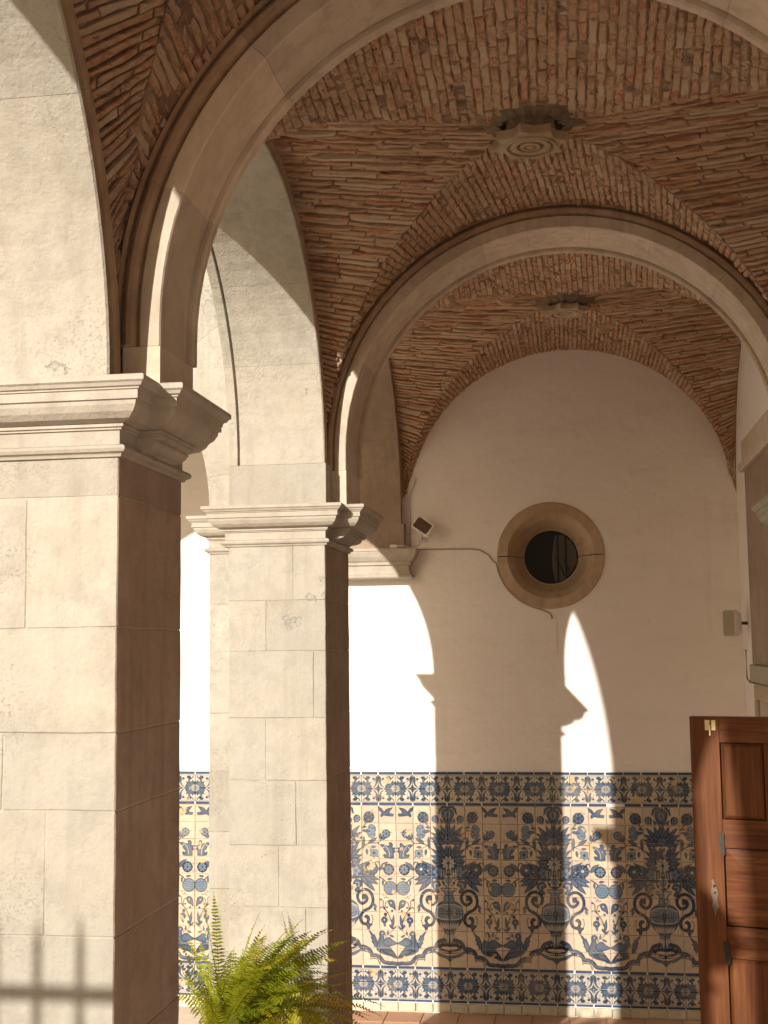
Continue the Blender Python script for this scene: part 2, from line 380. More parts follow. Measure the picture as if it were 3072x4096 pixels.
    for k in range(5): c.disc(1.58+.4*math.cos(k*1.3), 3.58+.38*math.sin(k*1.3), .05, DK, None)
    c.leaf(2.02,3.68,2.52,3.18,.2,MD,DK,-.06)
    c.flower(2.55,3.62,.3,4,DK,DK,DK,0); c.flower(2.55,3.62,.26,8,LT,DK,DK,.39)
    c.flower(.62,3.72,.3,5,LT,MD)
    # daisies on the axis
    c.flower(0,1.9,.26,12,LT,MD); c.disc(0,3.22,.44,DK,None); c.flower(0,3.22,.4,10,WH,DK)
    c.disc(0,4.18,.4,DK,None); c.flower(0,4.18,.34,7,WH,DK); c.disc(0,4.18,.16,LT,DK)
    for x in (.12,.26,.4): c.line([(x,3.6),(x+.03,4.0)], .04, WH)
    c.poly(spline([(.45,4.45),(.6,4.2),(.9,4.25),(.98,4.5),(.8,4.75),(.65,4.9),(.55,4.8),(.7,4.6)]), MD); c.line([(.6,4.35),(.8,4.4),(.8,4.6)], .03, WH)
    # pomegranate
    c.line([(2.0,4.05),(2.2,4.15),(2.42,4.35)], .06); c.leaf(2.45,4.17,2.78,4.12,.11); c.leaf(2.2,4.2,2.2,4.55,.1)
    c.disc(2.63,4.66,.38,LT,DK,.035)
    for k in range(4): c.line([(2.33+.03*k,4.48+.13*k),(2.45,4.44+.13*k),(2.56,4.52+.13*k),(2.68,4.46+.13*k),(2.8,4.53+.13*k),(2.93,4.48+.12*k)], .028, MD)
    # scrolls
    c.line([(1.05,5.1),(1.2,5.12),(1.27,5.28),(1.16,5.46),(.95,5.54),(.76,5.36),(.72,5.05),(.92,4.8),(1.22,4.76),(1.47,4.92),(1.6,5.2),(1.58,5.55),(1.4,5.8),(1.1,5.95),(.92,6.15),(.86,6.4),(1.0,6.65),(1.28,6.72)], .17, DK)
    c.line([(1.05,5.1),(1.2,5.12),(1.27,5.28),(1.16,5.46),(.95,5.54),(.76,5.36),(.72,5.05),(.92,4.8),(1.22,4.76),(1.47,4.92),(1.6,5.2),(1.58,5.55),(1.4,5.8),(1.1,5.95),(.92,6.15),(.86,6.4),(1.0,6.65),(1.28,6.72)], .07, MD)
    c.disc(1.08,5.2,.12,DK,None); c.leaf(1.55,5.5,1.85,5.75,.12); c.leaf(1.68,5.72,1.78,5.98,.11)
    c.poly(spline([(1.08,6.3),(1.2,6.18),(1.36,6.25),(1.42,6.45),(1.36,6.62),(1.55,6.72),(1.42,6.85),(1.38,7.0),(1.28,6.98),(1.22,6.8),(1.05,6.7),(1.2,6.6),(1.26,6.45),(1.2,6.35)]), DK)
    for k in range(5): c.disc(1.6-.03*abs(k-2), 6.22+.11*k, .04, DK, None)
    # stem plant
    c.line([(2.75,7.0),(2.7,6.6),(2.55,6.2),(2.35,5.9),(2.2,5.65),(2.2,5.4),(2.06,5.28)], .05)
    c.line([(2.3,5.8),(2.35,5.5),(2.55,5.38),(2.75,5.4)], .045); c.line([(2.3,5.88),(2.12,5.72),(2.02,5.8)], .05); c.disc(2.06,5.3,.06,DK,None)
    c.poly(spline([(2.5,5.5),(2.55,5.35),(2.7,5.32),(2.86,5.45),(2.92,5.9),(2.78,5.78),(2.6,5.7)]), MD); c.disc(2.66,5.5,.06,WH); c.disc(2.72,5.95,.07,DK,None); c.disc(2.42,5.75,.06,DK,None)
    for x,y in ((2.3,5.2),(2.4,5.18),(2.5,5.2),(2.36,5.1)): c.disc(x,y,.035,DK,None)
    c.leaf(2.72,6.9,2.82,6.15,.14); c.leaf(2.6,6.7,2.7,6.95,.08); c.leaf(2.75,7.0,2.95,6.78,.08); c.line([(2.7,6.95),(2.55,6.78),(2.6,6.72)], .04)
    c.line([(2.65,6.5),(2.5,6.3),(2.35,6.25)], .02); c.line([(2.65,6.55),(2.45,6.4),(2.3,6.42)], .02)
    c.flower(2.26,6.45,.18,5,MD,WH); c.leaf(2.25,6.6,2.3,6.85,.12); c.disc(2.33,6.14,.09,DK); c.line([(2.55,6.0),(2.4,6.08)], .02)
    # vase
    c.poly([(0,4.6),(.46,4.62),(.42,4.74),(.25,4.82),(.2,5.05),(.28,5.12),(.28,5.25),(.22,5.3),(.5,5.42),(.72,5.62),(.8,6.0),(.74,6.35),(.55,6.68),(.25,6.98),(.28,7.1),(.16,7.2),(.2,7.5),(.5,7.72),(.3,7.82),(0,7.85)], LT, DK, .035)
    c.line([(0,4.72),(.44,4.68)], .04, WH,False); c.line([(0,5.42),(.4,5.46),(.68,5.6)], .05, DK); c.line([(0,5.52),(.4,5.56),(.7,5.7)], .03, WH)
    c.poly([(0,5.75),(.14,5.92),(.1,6.1),(0,6.3)], MD); c.disc(.42,6.0,.2,LT,DK,.03,.24); c.disc(.42,6.0,.1,MD,None,.02,.14)
    c.poly([(0,6.42),(.45,6.4),(.74,6.3),(.72,6.45),(.5,6.72),(.28,6.95),(0,6.97)], DK)
    for k in range(4): c.leaf(.04+.1*k, 6.95-.02*k, .08+.16*k, 6.48, .12, WH, DK)
    c.line([(0,6.36),(.4,6.35),(.72,6.22)], .035, WH)
    c.line([(0,7.78),(.35,7.76),(.62,7.9),(.5,8.05),(.2,8.14),(0,8.15)], .2, DK); c.line([(.1,8.16),(.5,8.1),(.72,7.9),(.62,7.68),(.36,7.58)], .05, WH)
    for k in range(3): c.leaf(.06+.05*k, 7.1, .1+.2*k, 7.78, .1, WH, DK)
    # cartouche
    for w,col in ((.22,DK),(.13,MD)):
        c.line([(.3,7.5),(.65,7.62),(.85,7.95),(1.1,7.98),(1.4,8.15),(1.55,8.42),(1.75,8.42),(2.0,8.55),(2.2,8.78),(2.5,8.84),(2.75,8.84),(3.0,8.88)], w, col)
    c.line([(.9,8.0),(1.2,8.06),(1.5,8.36),(1.85,8.46),(2.15,8.74),(2.6,8.8)], .025, LT)
    for a,b,d,e in ((1.1,8.2,1.45,8.66),(1.5,8.6,1.95,8.9)): c.line([(a,b),((a+d)/2+.12,(b+e)/2-.12),(d,e)], .05, DK)
    c.poly(spline([(0,8.7),(.2,8.5),(.55,8.4),(.85,8.2),(1.1,8.2),(1.05,8.05),(.7,8.15),(.3,8.32),(0,8.36)]), MD)
    # bird
    c.poly([(1.34,7.05),(1.45,7.1),(1.6,7.28),(1.66,7.25),(1.78,7.5),(1.86,7.75),(1.8,7.97),(1.66,7.96),(1.62,7.8),(1.52,7.7),(1.55,7.6),(1.46,7.45),(1.5,7.36)], MD)
    c.poly(spline([(1.95,7.15),(2.1,7.04),(2.26,7.1),(2.3,7.25),(2.2,7.35),(2.24,7.55),(2.22,7.75),(2.5,7.9),(2.62,8.02),(2.85,8.3),(2.98,8.55),(2.8,8.55),(2.6,8.45),(2.2,8.35),(1.9,8.2),(1.78,8.05),(1.85,7.7),(1.97,7.4)]), MD)
    c.poly(spline([(2.15,7.72),(2.32,7.48),(2.55,7.42),(2.78,7.6),(3.0,7.74),(2.8,7.84),(2.6,7.9),(2.3,7.92)]), MD)
    c.poly([(1.95,8.1),(2.5,8.05),(2.75,8.15),(2.98,8.52),(2.75,8.45),(2.4,8.35)], DK); c.line([(1.85,8.04),(2.3,8.0),(2.6,8.08)], .03, LT); c.disc(2.12,7.2,.05,WH); c.leaf(2.2,7.3,2.36,7.42,.1,WH)
    for a,b in ((2.5,2.42),(2.75,2.7)): c.line([(a,8.42),(b,8.78)], .02, MD, False)
    c.line([(2.3,7.35),(2.55,7.2),(2.72,7.02)], .03); c.leaf(2.42,7.25,2.48,7.02,.09); c.leaf(2.55,7.28,2.82,7.4,.1)
    # swallow
    c.poly([(1.97,.08),(2.16,.16),(2.32,.38),(2.42,.24),(2.6,.15),(2.82,.12),(2.68,.3),(2.6,.44),(2.88,.48),(2.84,.62),(2.5,.6),(2.3,.56),(2.16,.66),(2.1,.62),(2.12,.48),(2.2,.42),(2.02,.28)], MD)
    return c.a
def paint_frieze():                                   # one tile (upper row); the flower sits at its lower left corner
    c = Canvas(1, 1, BG2)
    c.line([(0,.06),(1,.06)], .025, LT, False)
    c.poly([(0,1),(0,.5),(.08,.62),(.13,.42),(.24,.6),(.42,.36),(.4,.6),(.56,.52),(.5,.72),(.62,.82),(.54,.88),(.64,.97),(.6,1)], MD)
    c.line([(.1,.9),(.36,.5)], .03, LT, False); c.line([(.1,.95),(.5,.75)], .02, LT, False)
    c.poly(spline([(.56,.99),(.7,.9),(.82,.72),(.86,.5),(.84,.3),(.9,.12),(.97,.3),(.96,.5),(.9,.7),(.8,.86)]), MD)
    c.leaf(.93,.45,.97,.06,.1,DK,None)
    c.line([(.7,.9),(.84,.7),(.86,.5),(.76,.42),(.68,.5)], .03, MD); c.disc(.72,.3,.08,DK,None); c.line([(.74,.3),(.8,.38)], .03)
    c.line([(.12,.2),(.25,.3),(.38,.2)], .06, DK); c.poly([(.22,.3),(.3,.14),(.42,.12),(.52,.2),(.46,.3),(.36,.34),(.32,.44)], DK)
    c.line([(.08,.14),(.3,.09),(.6,.13),(.8,.1)], .02, LT); c.disc(.12,.14,.035,MD,None); c.line([(.62,.56),(.7,.62),(.66,.7)], .02, MD)
    c.disc(0,1,.25,DK,None)
    for k in range(5):
        t = -math.pi/2+k*math.pi/8*1.0
        c.leaf(.07*math.cos(t), 1+.07*math.sin(t), .3*math.cos(t), 1+.3*math.sin(t), .13, WH, DK)
    c.disc(0,1,.07,(.45,.3,.2),None)
    c.poly([(1,.72),(1.02,1.02),(.72,1)], BG2, None); c.leaf(1,1,1,.74,.12,MD); c.leaf(1,1,.75,1,.12,MD)
    return c.a

# ---------------------------------------------------------------- ground and floor
XO = -1.87                                            # courtyard face of the arcade
o = mesh('ground', [(-60,-60,-2.905),(60,-60,-2.905),(60,60,-2.905),(-60,60,-2.905)], [(0,1,2,3)], M['ground']); o['kind'] = 'structure'
floor = mesh('floor', *box(XO, 1.6, -7, 10.3, -2.96, -2.896), M['floor']); floor['kind'] = 'structure'
for iy in range(5):
    for ix in range(11):
        x0 = -1.84+ix*.285; y0 = 10.27-(iy+1)*.285
        mesh('floor_tile', *worn_block(x0+.004, x0+.281, y0+.004, y0+.281, -2.91, -2.888+R.uniform(-.001,.001), .003, .0008), M['floor'], floor)

# ---------------------------------------------------------------- end wall with the round window, whitewash above, azulejo below
EY = 10.3; OC = (-.185, .715); OR_ = .425
V, F = [], []; n = 96
for ring in range(2):
    yy = EY if ring == 0 else EY+.35
    for k in range(n):
        t = 2*math.pi*k/n; V.append((OC[0]+OR_*math.cos(t), yy, OC[1]+OR_*math.sin(t)))
    for k in range(n):
        t = 2*math.pi*k/n; cx, cz = math.cos(t), math.sin(t); m_ = max(abs(cx), abs(cz)); V.append((OC[0]+1.3*cx/m_, yy, OC[1]+1.3*cz/m_))
for k in range(n):
    a, b = k, (k+1) % n; F += [(a, b, n+b, n+a), (2*n+a, 3*n+a, 3*n+b, 2*n+b), (a, 2*n+a, 2*n+b, b)]
x0, x1, z0, z1 = OC[0]-1.3, OC[0]+1.3, OC[1]-1.3, OC[1]+1.3
def grid_wall(xa, xb, za, zb, y):
    nx, nz = max(1, int((xb-xa)/.25)), max(1, int((zb-za)/.25)); V = [(xa+(xb-xa)*i/nx, y, za+(zb-za)*j/nz) for j in range(nz+1) for i in range(nx+1)]
    return V, [(j*(nx+1)+i, j*(nx+1)+i+1, (j+1)*(nx+1)+i+1, (j+1)*(nx+1)+i) for j in range(nz) for i in range(nx)]
V, F = joined([(V, F), grid_wall(-7.5, x0, -2.96, 4.5, EY), grid_wall(x1, 1.6, -2.96, 4.5, EY), grid_wall(x0, x1, -2.96, z0, EY), grid_wall(x0, x1, z1, 4.5, EY),
               box(-7.5, 1.6, EY+.36, EY+.40, -2.96, 4.5)])
end_wall = mesh('end_wall', V, F, M['plaster'])
tag(end_wall, 'whitewashed end wall with a round window above a blue and white tiled dado', 'wall')
# painted atlases
def image(name, arr):
    h, w, _ = arr.shape; im = bpy.data.images.new(name, w, h, float_buffer=True); im.colorspace_settings.name = 'Linear Rec.709'
    a = np.ones((h, w, 4), np.float32); a[..., :3] = arr[::-1]; im.pixels.foreach_set(a.ravel()); im.pack(); return im
def tile_mat(name, im):
    m, nt, b = mat(name, .22); v = coords(nt); b.inputs['Specular IOR Level'].default_value = .25
    uv = nd(nt, 'ShaderNodeUVMap', uv_map='uv'); tx = nd(nt, 'ShaderNodeTexImage', image=im, interpolation='Cubic', extension='EXTEND'); nt.links.new(uv.outputs[0], tx.inputs[0])
    oi = nd(nt, 'ShaderNodeObjectInfo')
    c = mix(nt, oi.outputs['Random'], tx.outputs[0], mix(nt, 1., tx.outputs[0], (.80,.85,.92), 'MULTIPLY'))
    c = mix(nt, ramp(nt, noi(nt, v, 3.2, 5), [(.45,(0,)*3),(.75,(.25,)*3)]), c, (.56,.44,.30))
    gl = ramp(nt, noi(nt, v, 7.5, 7, .7), [(.61,(0,)*3),(.63,(1,)*3)])      # glaze lost: bare biscuit
    c = mix(nt, gl, c, (.50,.36,.20))
    nt.links.new(c, b.inputs['Base Color']); nt.links.new(ramp(nt, gl, [(0,(.2,)*3),(1,(.9,)*3)]), b.inputs['Roughness'])
    bump(nt, b, [(noi(nt, v, 9, 3), .004, .4), (gl, -.002, .6)]); return m
panel_im = image('azulejo_panel', paint_panel()); frieze_im = image('azulejo_frieze', paint_frieze())
M['panel'] = tile_mat('glazed_panel_tile', panel_im); M['frieze'] = tile_mat('glazed_border_tile', frieze_im)
M['strip'] = flat('dark_blue_strip', (.045,.065,.11), .35, 0, .7, 40, .001)
TW = .14; AX = -.22
def tile_geo(w, h, u0, u1, v0, v1):                   # cushion-edged tile, face towards -Y, uv on the whole
    e, d = .0022, .008; s = [(0,0,0),(w,0,0),(w,0,h),(0,0,h)]
    V = [(0,0,0),(w,0,0),(w,0,h),(0,0,h),(e,-d,e),(w-e,-d,e),(w-e,-d,h-e),(e,-d,h-e)]
    F = [(4,5,6,7),(0,1,5,4),(1,2,6,5),(2,3,7,6),(3,0,4,7)]
    uv = []
    for f in F:
        for i in f: x, _, z = V[i]; uv.append((u0+(u1-u0)*x/w, v0+(v1-v0)*z/h))
    return V, F, uv
tcache = {}
def tile_mesh(key, w, h, u0, u1, v0, v1, m):
    if key not in tcache:
        V, F, uv = tile_geo(w, h, u0, u1, v0, v1); me = bpy.data.meshes.new('tile'); me.from_pydata(V, [], F)
        l = me.uv_layers.new(name='uv'); l.data.foreach_set('uv', [c for p in uv for c in p]); me.materials.append(m); me.update(); tcache[key] = me
    return tcache[key]
rest = []; ntile = 0
def place_tile(me, x, z, row, shown):
    global ntile
    rx, ry, rz = R.gauss(0,.0035), R.gauss(0,.004), R.gauss(0,.0035)
    if shown and R.random() < .025 and row in (1,2,3,4): me = tile_mesh(('p', 2, 1, True), TW-g, TW-g, 1/3+.33*R.random(), 1/3+.05, 1-2/9, 1-1/9, M['panel']) if False else me; rz += .02
    if shown and ntile < 300:
        o = bpy.data.objects.new('tile', me); C.objects.link(o); o.parent = end_wall; o.location = (x, EY-.001-R.uniform(0,.0016), z+FZ); o.rotation_euler = (rx, ry, rz); ntile += 1
    else: rest.append((me, Matrix.Translation((x, EY-.002, z+FZ)) @ Matrix.Rotation(ry, 4, 'Y')))
g = .0015
cols = list(range(-23, 12))
for pas in (0, 1):
    for cx in cols:
        x = AX+cx*TW; xm = x+TW/2
        vis = (-1.95 < xm < 1.02) or (-3.4 < xm < -2.95)
        if x < -3.45 or x+TW > 1.3 or (-2.8 < xm < -2.05): continue
        if vis != (pas == 0): continue
        k = cx % 6; mir = k >= 3; q = (5-k) if mir else k
        for r in range(9):
            u0, u1 = q/3, (q+1)/3
            if mir: u0, u1 = u1, u0
            place_tile(tile_mesh(('p', q, r, mir), TW-g, TW-g, u0, u1, 1-(r+1)/9, 1-r/9, M['panel']), x, -1.285-(r+1)*TW+g, r, vis)
        for band, zt in ((0, -1.040), (1, -2.567)):
            for r in (0, 1):
                u0, u1 = (0, 1) if cx % 2 else (1, 0); v0, v1 = (0, 1) if r == 0 else (1, 0); hh = .111 if band == 0 else .116
                place_tile(tile_mesh(('f', cx % 2, r, band), TW-g, hh-g, u0, u1, v0, v1, M['frieze']), x, zt-(r+1)*hh+g, r, vis and band == 0)
        for zt, hh in ((-1.017, .022), (-1.2625, .022), (-2.545, .021), (-2.800, .018)):
            if vis and R.random() > .06:
                o = mesh('border_strip', *box(x+.002, x+TW-.002-R.random()*.012, EY-.0085, EY-.0005, zt-hh+.003, zt), M['strip'], end_wall)
        if cx % 1 == 0 and vis:
            w_ = TW*R.uniform(.9, 1.0)
            mesh('plinth_stone', *worn_block(x+.003, x+TW-.003, EY-.016-R.uniform(0,.006), EY+.001, -2.888, -2.822, .004, .002), M['plinth_stone'], end_wall)
V, F, UV, MI = [], [], [], []
for me, mt in rest:
    k = len(V); V += [tuple(mt @ v.co) for v in me.vertices]; F += [tuple(i+k for i in p.vertices) for p in me.polygons]
    UV += [tuple(d.uv) for d in me.uv_layers[0].data]; MI += [0 if me.materials[0] == M['panel'] else 1]*len(me.polygons)
o = mesh('tile', [(v[0],v[1],v[2]-FZ) for v in V], F, M['panel'], end_wall, uv=UV); o.data.materials.append(M['frieze']); o.data.polygons.foreach_set('material_index', MI); o['kind'] = 'stuff'

# round window: dished ochre stone ring of two halves, dark glass and bars
oc = thing('round_window', 'round window with a dished ochre stone surround in the white end wall', 'window', (OC[0], EY, OC[1]))
prof = [(.434,-.004),(.428,-.012),(.352,-.014),(.345,-.008),(.30,.055),(.232,.20),(.222,.205),(.222,.26),(.24,.26),(.434,.26)]
for t0, t1 in ((.01, math.pi-.01), (math.pi+.01, 2*math.pi-.01)):
    V, F = [], []; m_ = len(prof); N = 40
    for i in range(N+1):
        t = t0+(t1-t0)*i/N; w = 1+.006*noise.noise(Vector((math.cos(t)*4, math.sin(t)*4, 3)))
        for r, d in prof: V.append((OC[0]+.0+r*w*math.cos(t), EY+d, OC[1]+r*w*math.sin(t)))
    for i in range(N):
        for j in range(m_): a, b = i*m_+j, i*m_+(j+1) % m_; F.append((a, b, b+m_, a+m_))
    F += [tuple(range(m_))[::-1], tuple(range(N*m_, (N+1)*m_))]
    mesh('surround_stone', V, F, M['oculus_stone'], oc)
V = [(OC[0]+.226*math.cos(2*math.pi*k/48), EY+.245, OC[1]+.226*math.sin(2*math.pi*k/48)) for k in range(48)]+[(OC[0]+.226*math.cos(2*math.pi*k/48), EY+.25, OC[1]+.226*math.sin(2*math.pi*k/48)) for k in range(48)]
mesh('pane', V, [tuple(range(48))[::-1], tuple(range(48, 96))]+[(k, (k+1)%48, 48+(k+1)%48, 48+k) for k in range(48)], M['glass'], oc)
for dx in (.055, .12):
    h_ = math.sqrt(.22**2-dx**2)
    mesh('window_bar', *tube([(OC[0]+dx, EY+.236, OC[1]-h_), (OC[0]+dx, EY+.236, OC[1]+h_)], .0065, 6), M['iron'], oc)
for dx in (.03, .085):
    mesh('window_bar', *tube([(OC[0]+dx, EY+.234, OC[1]+.01), (OC[0]+dx+.05, EY+.234, OC[1]-.09), (OC[0]+dx+.075, EY+.234, OC[1]-.16)], [.002,.006,.004], 6), M['iron'], oc)

# ---------------------------------------------------------------- right wall with two doorways
RX = 1.3
V, F = joined([box(RX, 1.6, -7, 4.80, -2.96, 4.5), box(RX, 1.6, 4.80, 6.0, -.27, 4.5), box(RX, 1.6, 6.0, 8.15, -2.96, 4.5), box(RX, 1.6, 8.15, 9.50, -.42, 4.5),
               box(RX, 1.6, 9.50, EY, -2.96, 4.5), box(1.56, 1.62, 4.7, 9.6, -2.96, 0)])
rw = mesh('side_wall', V, F, M['plaster']); tag(rw, 'whitewashed side wall on the right, with stone door surrounds', 'wall')
ds = thing('door_surround', 'brown stone door surround with a pale lintel band on the far right wall', 'door surround', (RX, 8.9, -2.89))
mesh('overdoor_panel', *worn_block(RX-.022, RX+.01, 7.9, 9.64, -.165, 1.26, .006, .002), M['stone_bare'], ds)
mesh('cornice', *joined([worn_block(RX-.06, RX+.01, 7.75, 9.70, 1.265, 1.33, .01, .002), worn_block(RX-.035, RX+.01, 7.85, 9.665, 1.332, 1.50, .008, .002)]), M['stone_in'], ds)
mesh('lintel_band', *worn_block(RX-.045, RX+.01, 7.9, 9.64, -.30, -.168, .008, .002), M['stone_capital'], ds)
mesh('lintel', *worn_block(RX-.02, RX+.02, 7.95, 9.64, -.42, -.304, .006, .002), M['oculus_stone'], ds)
mesh('jamb', *worn_block(RX-.02, RX+.02, 9.50, 9.64, -2.885, -.423, .006, .002), M['oculus_stone'], ds)
mesh('jamb', *worn_block(RX-.02, RX+.02, 7.95, 8.14, -2.885, -.423, .006, .002), M['oculus_stone'], ds)
mesh('door_panel', *box(RX+.14, RX+.18, 8.16, 9.49, -2.885, -.43), M['wood_v'], ds)

# ---------------------------------------------------------------- carved stone: piers, capitals, corbels
ZT = .77                                              # top of the capitals
CAP = [(.02,.769),(.106,.769),(.110,.765),(.110,.752),(.103,.747),(.098,.738),(.090,.735),(.090,.731),(.084,.729),(.084,.704),(.076,.702),(.074,.69),(.064,.672),(.046,.656),(.022,.648),(.014,.647),(.018,.645),(.018,.637),(.010,.636),(.010,.630),(0,.629)]
NECK = [(.002,.632),(.002,.588),(.012,.586),(.022,.582),(.027,.573),(.022,.564),(.012,.560),(.010,.557),(.008,.551),(-.01,.550)]
def corbel_under(xw, xb, y0, y1):                     # the lower curve that carries the projecting corbel back to the wall plane
    s = 1 if xb > xw else -1; d = abs(xb-xw)
    pr = [(d+.012,.630),(d+.010,.622),(d-.008,.6205)]
    for k in range(7): t = math.pi/2*k/6; pr.append((d*.42+(d*.50)*math.cos(t), .618-.026*math.sin(t)))
    pr += [(d*.30,.588),(d*.12,.580),(.0,.575),(-.03,.575),(-.03,.630)]
    V = [(xw+s*p, y, z) for y in (y0, y1) for p, z in pr]; m_ = len(pr)
    F = [(j, (j+1) % m_, m_+(j+1) % m_, m_+j) for j in range(m_)]+[tuple(range(m_))[::-1], tuple(range(m_, 2*m_))]
    return V, F
GAP = .0009
def ashlar(parent, x0, x1, y0, y1, zs, joints, m):
    for i in range(len(zs)-1):
        xs = [x0]+[j for j in joints[i % len(joints)] if x0 < j < x1]+[x1]
        for a, b in zip(xs, xs[1:]):
            s = R.uniform(-.002, .002)
            o = mesh('stone_block', *worn_block(a+GAP, b-GAP, y0+s, y1-s, zs[i+1]+GAP, zs[i]-GAP, .0035, .0022), m, parent)
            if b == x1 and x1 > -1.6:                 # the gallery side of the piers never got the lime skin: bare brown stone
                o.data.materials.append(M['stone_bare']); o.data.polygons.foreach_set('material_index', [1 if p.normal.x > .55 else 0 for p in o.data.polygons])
    mesh('mortar_core', *box(x0+.0035, x1-.0035, y0+.0035, y1-.0035, zs[-1], zs[0]), M['joint'], parent)
def pier(label, xf, y0, y1, xb, cy0, cy1, zs, joints, left=None, XO=XO):
    p = thing('stone_pier', label, 'pier', ((XO+xf)/2, (y0+y1)/2, -2.89), 'ashlar piers of the arcade')
    ashlar(p, XO, xf, y0, y1, [.560]+zs, joints, M['stone']); XO -= .02
    path = [(XO,y0),(xf,y0),(xf,cy0),(xb,cy0),(xb,cy1),(xf,cy1),(xf,y1),(XO,y1)]
    npath = [(XO,y0),(xf,y0),(xf,y1),(XO,y1)]
    if left:
        lx, ly = left; ashlar(p, lx, XO-.004, ly, y1, [.560]+zs, [[]], M['stone'])
        path = [(lx,ly),(XO,ly)]+path[0:7]+[(lx,y1)]; path = [(lx,ly),(XO,ly),(XO,y0),(xf,y0),(xf,cy0),(xb,cy0),(xb,cy1),(xf,cy1),(xf,y1),(lx,y1)]
        npath = [(lx,ly),(XO,ly),(XO,y0),(xf,y0),(xf,y1),(lx,y1)]
    mesh('capital', *sweep_ring(path, CAP), M['stone_capital'], p)
    mesh('necking', *sweep_ring(npath, NECK), M['stone_capital'], p)
    mesh('corbel', *corbel_under(xf, xb, cy0, cy1), M['stone_capital'], p)
    return p
ZL = [-1.42,-1.78,-2.15,-2.52,-2.89]
pier('large near pier at the left edge, sunlit cream face and dark brown side', -1.285, 3.435, 4.02, -1.216, 3.575, 3.88, [.438,.061,-.235,-.451,-.794,-1.10]+ZL, [[-1.70],[-1.56],[-1.44,-1.75],[-1.62],[-1.49],[-1.68],[-1.4]], XO=-1.85)
pier('second pier, standing behind the fern, sunlit ashlar with a shaded right side', -1.332, 6.70, 7.41, -1.226, 6.80, 7.32, [.253,-.021,-.378,-.709,-1.05,-1.37]+[-1.72,-2.08,-2.45,-2.89], [[-1.51],[-1.66],[-1.40],[-1.665],[-1.5],[-1.595],[-1.45]], left=(-2.12, 7.17))
pier('pier beside the camera, outside the picture on the left', -1.265, -.20, .42, -1.225, .0, .30, [.2,-.2,-.6,-1.0]+ZL, [[-1.5],[-1.6]])
pier('pier behind the camera', -1.24, -3.10, -2.48, -1.13, -3.0, -2.7, [.2,-.2,-.6,-1.0]+ZL, [[-1.5],[-1.6]])
# corbels on the right wall
def wall_corbel(label, xb, y0, y1):
    p = thing('wall_corbel', label, 'corbel', (RX, (y0+y1)/2, .57), 'corbels on the right wall')
    mesh('capital', *sweep_ring([(xb,y0),(RX+.02,y0),(RX+.02,y1),(xb,y1)], CAP), M['stone_capital'], p)
    mesh('corbel', *corbel_under(RX, xb, y0, y1), M['stone_capital'], p)
    return p
wall_corbel('moulded corbel carrying the second arch on the right wall', 1.125, 6.80, 7.32)
wall_corbel('moulded corbel carrying the near arch on the right wall', 1.02, 3.575, 3.93)
wall_corbel('moulded corbel behind the camera on the right wall', 1.12, -.03, .33)
# bracket of the last arcade arch on the end wall
br = thing('wall_bracket', 'moulded cream stone bracket on the end wall under the floodlight', 'bracket', (-1.6, 10.2, .55))
BR = [(.02,.772),(.098,.772),(.102,.768),(.102,.752),(.094,.748),(.090,.738),(.072,.706),(.046,.678),(.026,.664),(.030,.661),(.030,.643),(.010,.640),(.006,.636),(.006,.602),(.012,.592),(.020,.575),(.020,.568),(.036,.563),(.040,.553),(.036,.543),(.022,.537),(-.01,.534)]
mesh('bracket_stone', *sweep_ring([(-2.1,10.17),(-1.335,10.17),(-1.335,EY+.01),(-2.1,EY+.01)], [(p*.8, .545+(z-.534)*1.03) for p, z in BR]), M['stone_capital'], br)

# ---------------------------------------------------------------- stone arches, voussoir by voussoir
def arch(label, P, prof, axis, cuts, mt, name, base, plain=None, skew=False):
    t = thing(name, label, 'arch', base)
    cuts = [0]+cuts+[len(P)-1]
    for i in range(len(cuts)-1):
        pr = plain if plain and i in (0, len(cuts)-2) else prof
        V, F = sweep_arch(P, pr, axis, cuts[i], cuts[i+1], .0006)
        if skew: V = [(x+.07*max(0, 1-(y-4.02)/2.68) if x < -1.7 else x, y, z) for x, y, z in V]
        o = mesh('impost_block' if pr is plain else 'voussoir', V, F, mt[0], t)
        for k, mm in enumerate(mt[1:]): o.data.materials.append(mm)
        if len(mt) > 1 and pr is not plain:
            np_ = len(prof); idx = []
            for k in range(cuts[i+1]-cuts[i]):
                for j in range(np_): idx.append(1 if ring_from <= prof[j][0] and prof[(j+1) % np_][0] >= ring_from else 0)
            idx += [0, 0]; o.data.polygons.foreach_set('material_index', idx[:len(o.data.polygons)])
    return t
ring_from = .055
def tprof(y0, y1):                                    # transverse arch: soffit with a bead at its far edge, flat face, roll moulding outside
    return [(0,y0+.006),(.004,y0),(.064,y0),(.066,y0+.010),(.074,y0+.010),(.076,y0-.012),(.084,y0-.026),(.097,y0-.031),(.108,y0-.024),(.111,y0-.003),(.119,y0-.003),(.122,y0-.020),(.134,y0-.026),(.144,y0-.014),(.147,y0+.05),(.40,y0+.05),
            (.40,y1-.01),(.05,y1-.005),(-.014,y1),(-.020,y1-.008),(-.020,y1-.034),(-.012,y1-.042),(.014,y1-.044),(.014,y1-.058),(.0,y1-.060)]
def tplain(y0, y1): return [(0,y0),(.118,y0),(.118,y0+.05),(.40,y0+.05),(.40,y1),(-.004,y1)]
NT = 44
P = arch_path(-.035, 1.08, 1.205, 1.215, ZT, NT)
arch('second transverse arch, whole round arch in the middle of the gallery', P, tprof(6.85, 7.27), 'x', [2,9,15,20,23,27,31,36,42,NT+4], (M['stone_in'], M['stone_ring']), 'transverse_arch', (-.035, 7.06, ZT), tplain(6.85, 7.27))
P = arch_path(-.09, .985, 1.13, 1.145, ZT, NT)
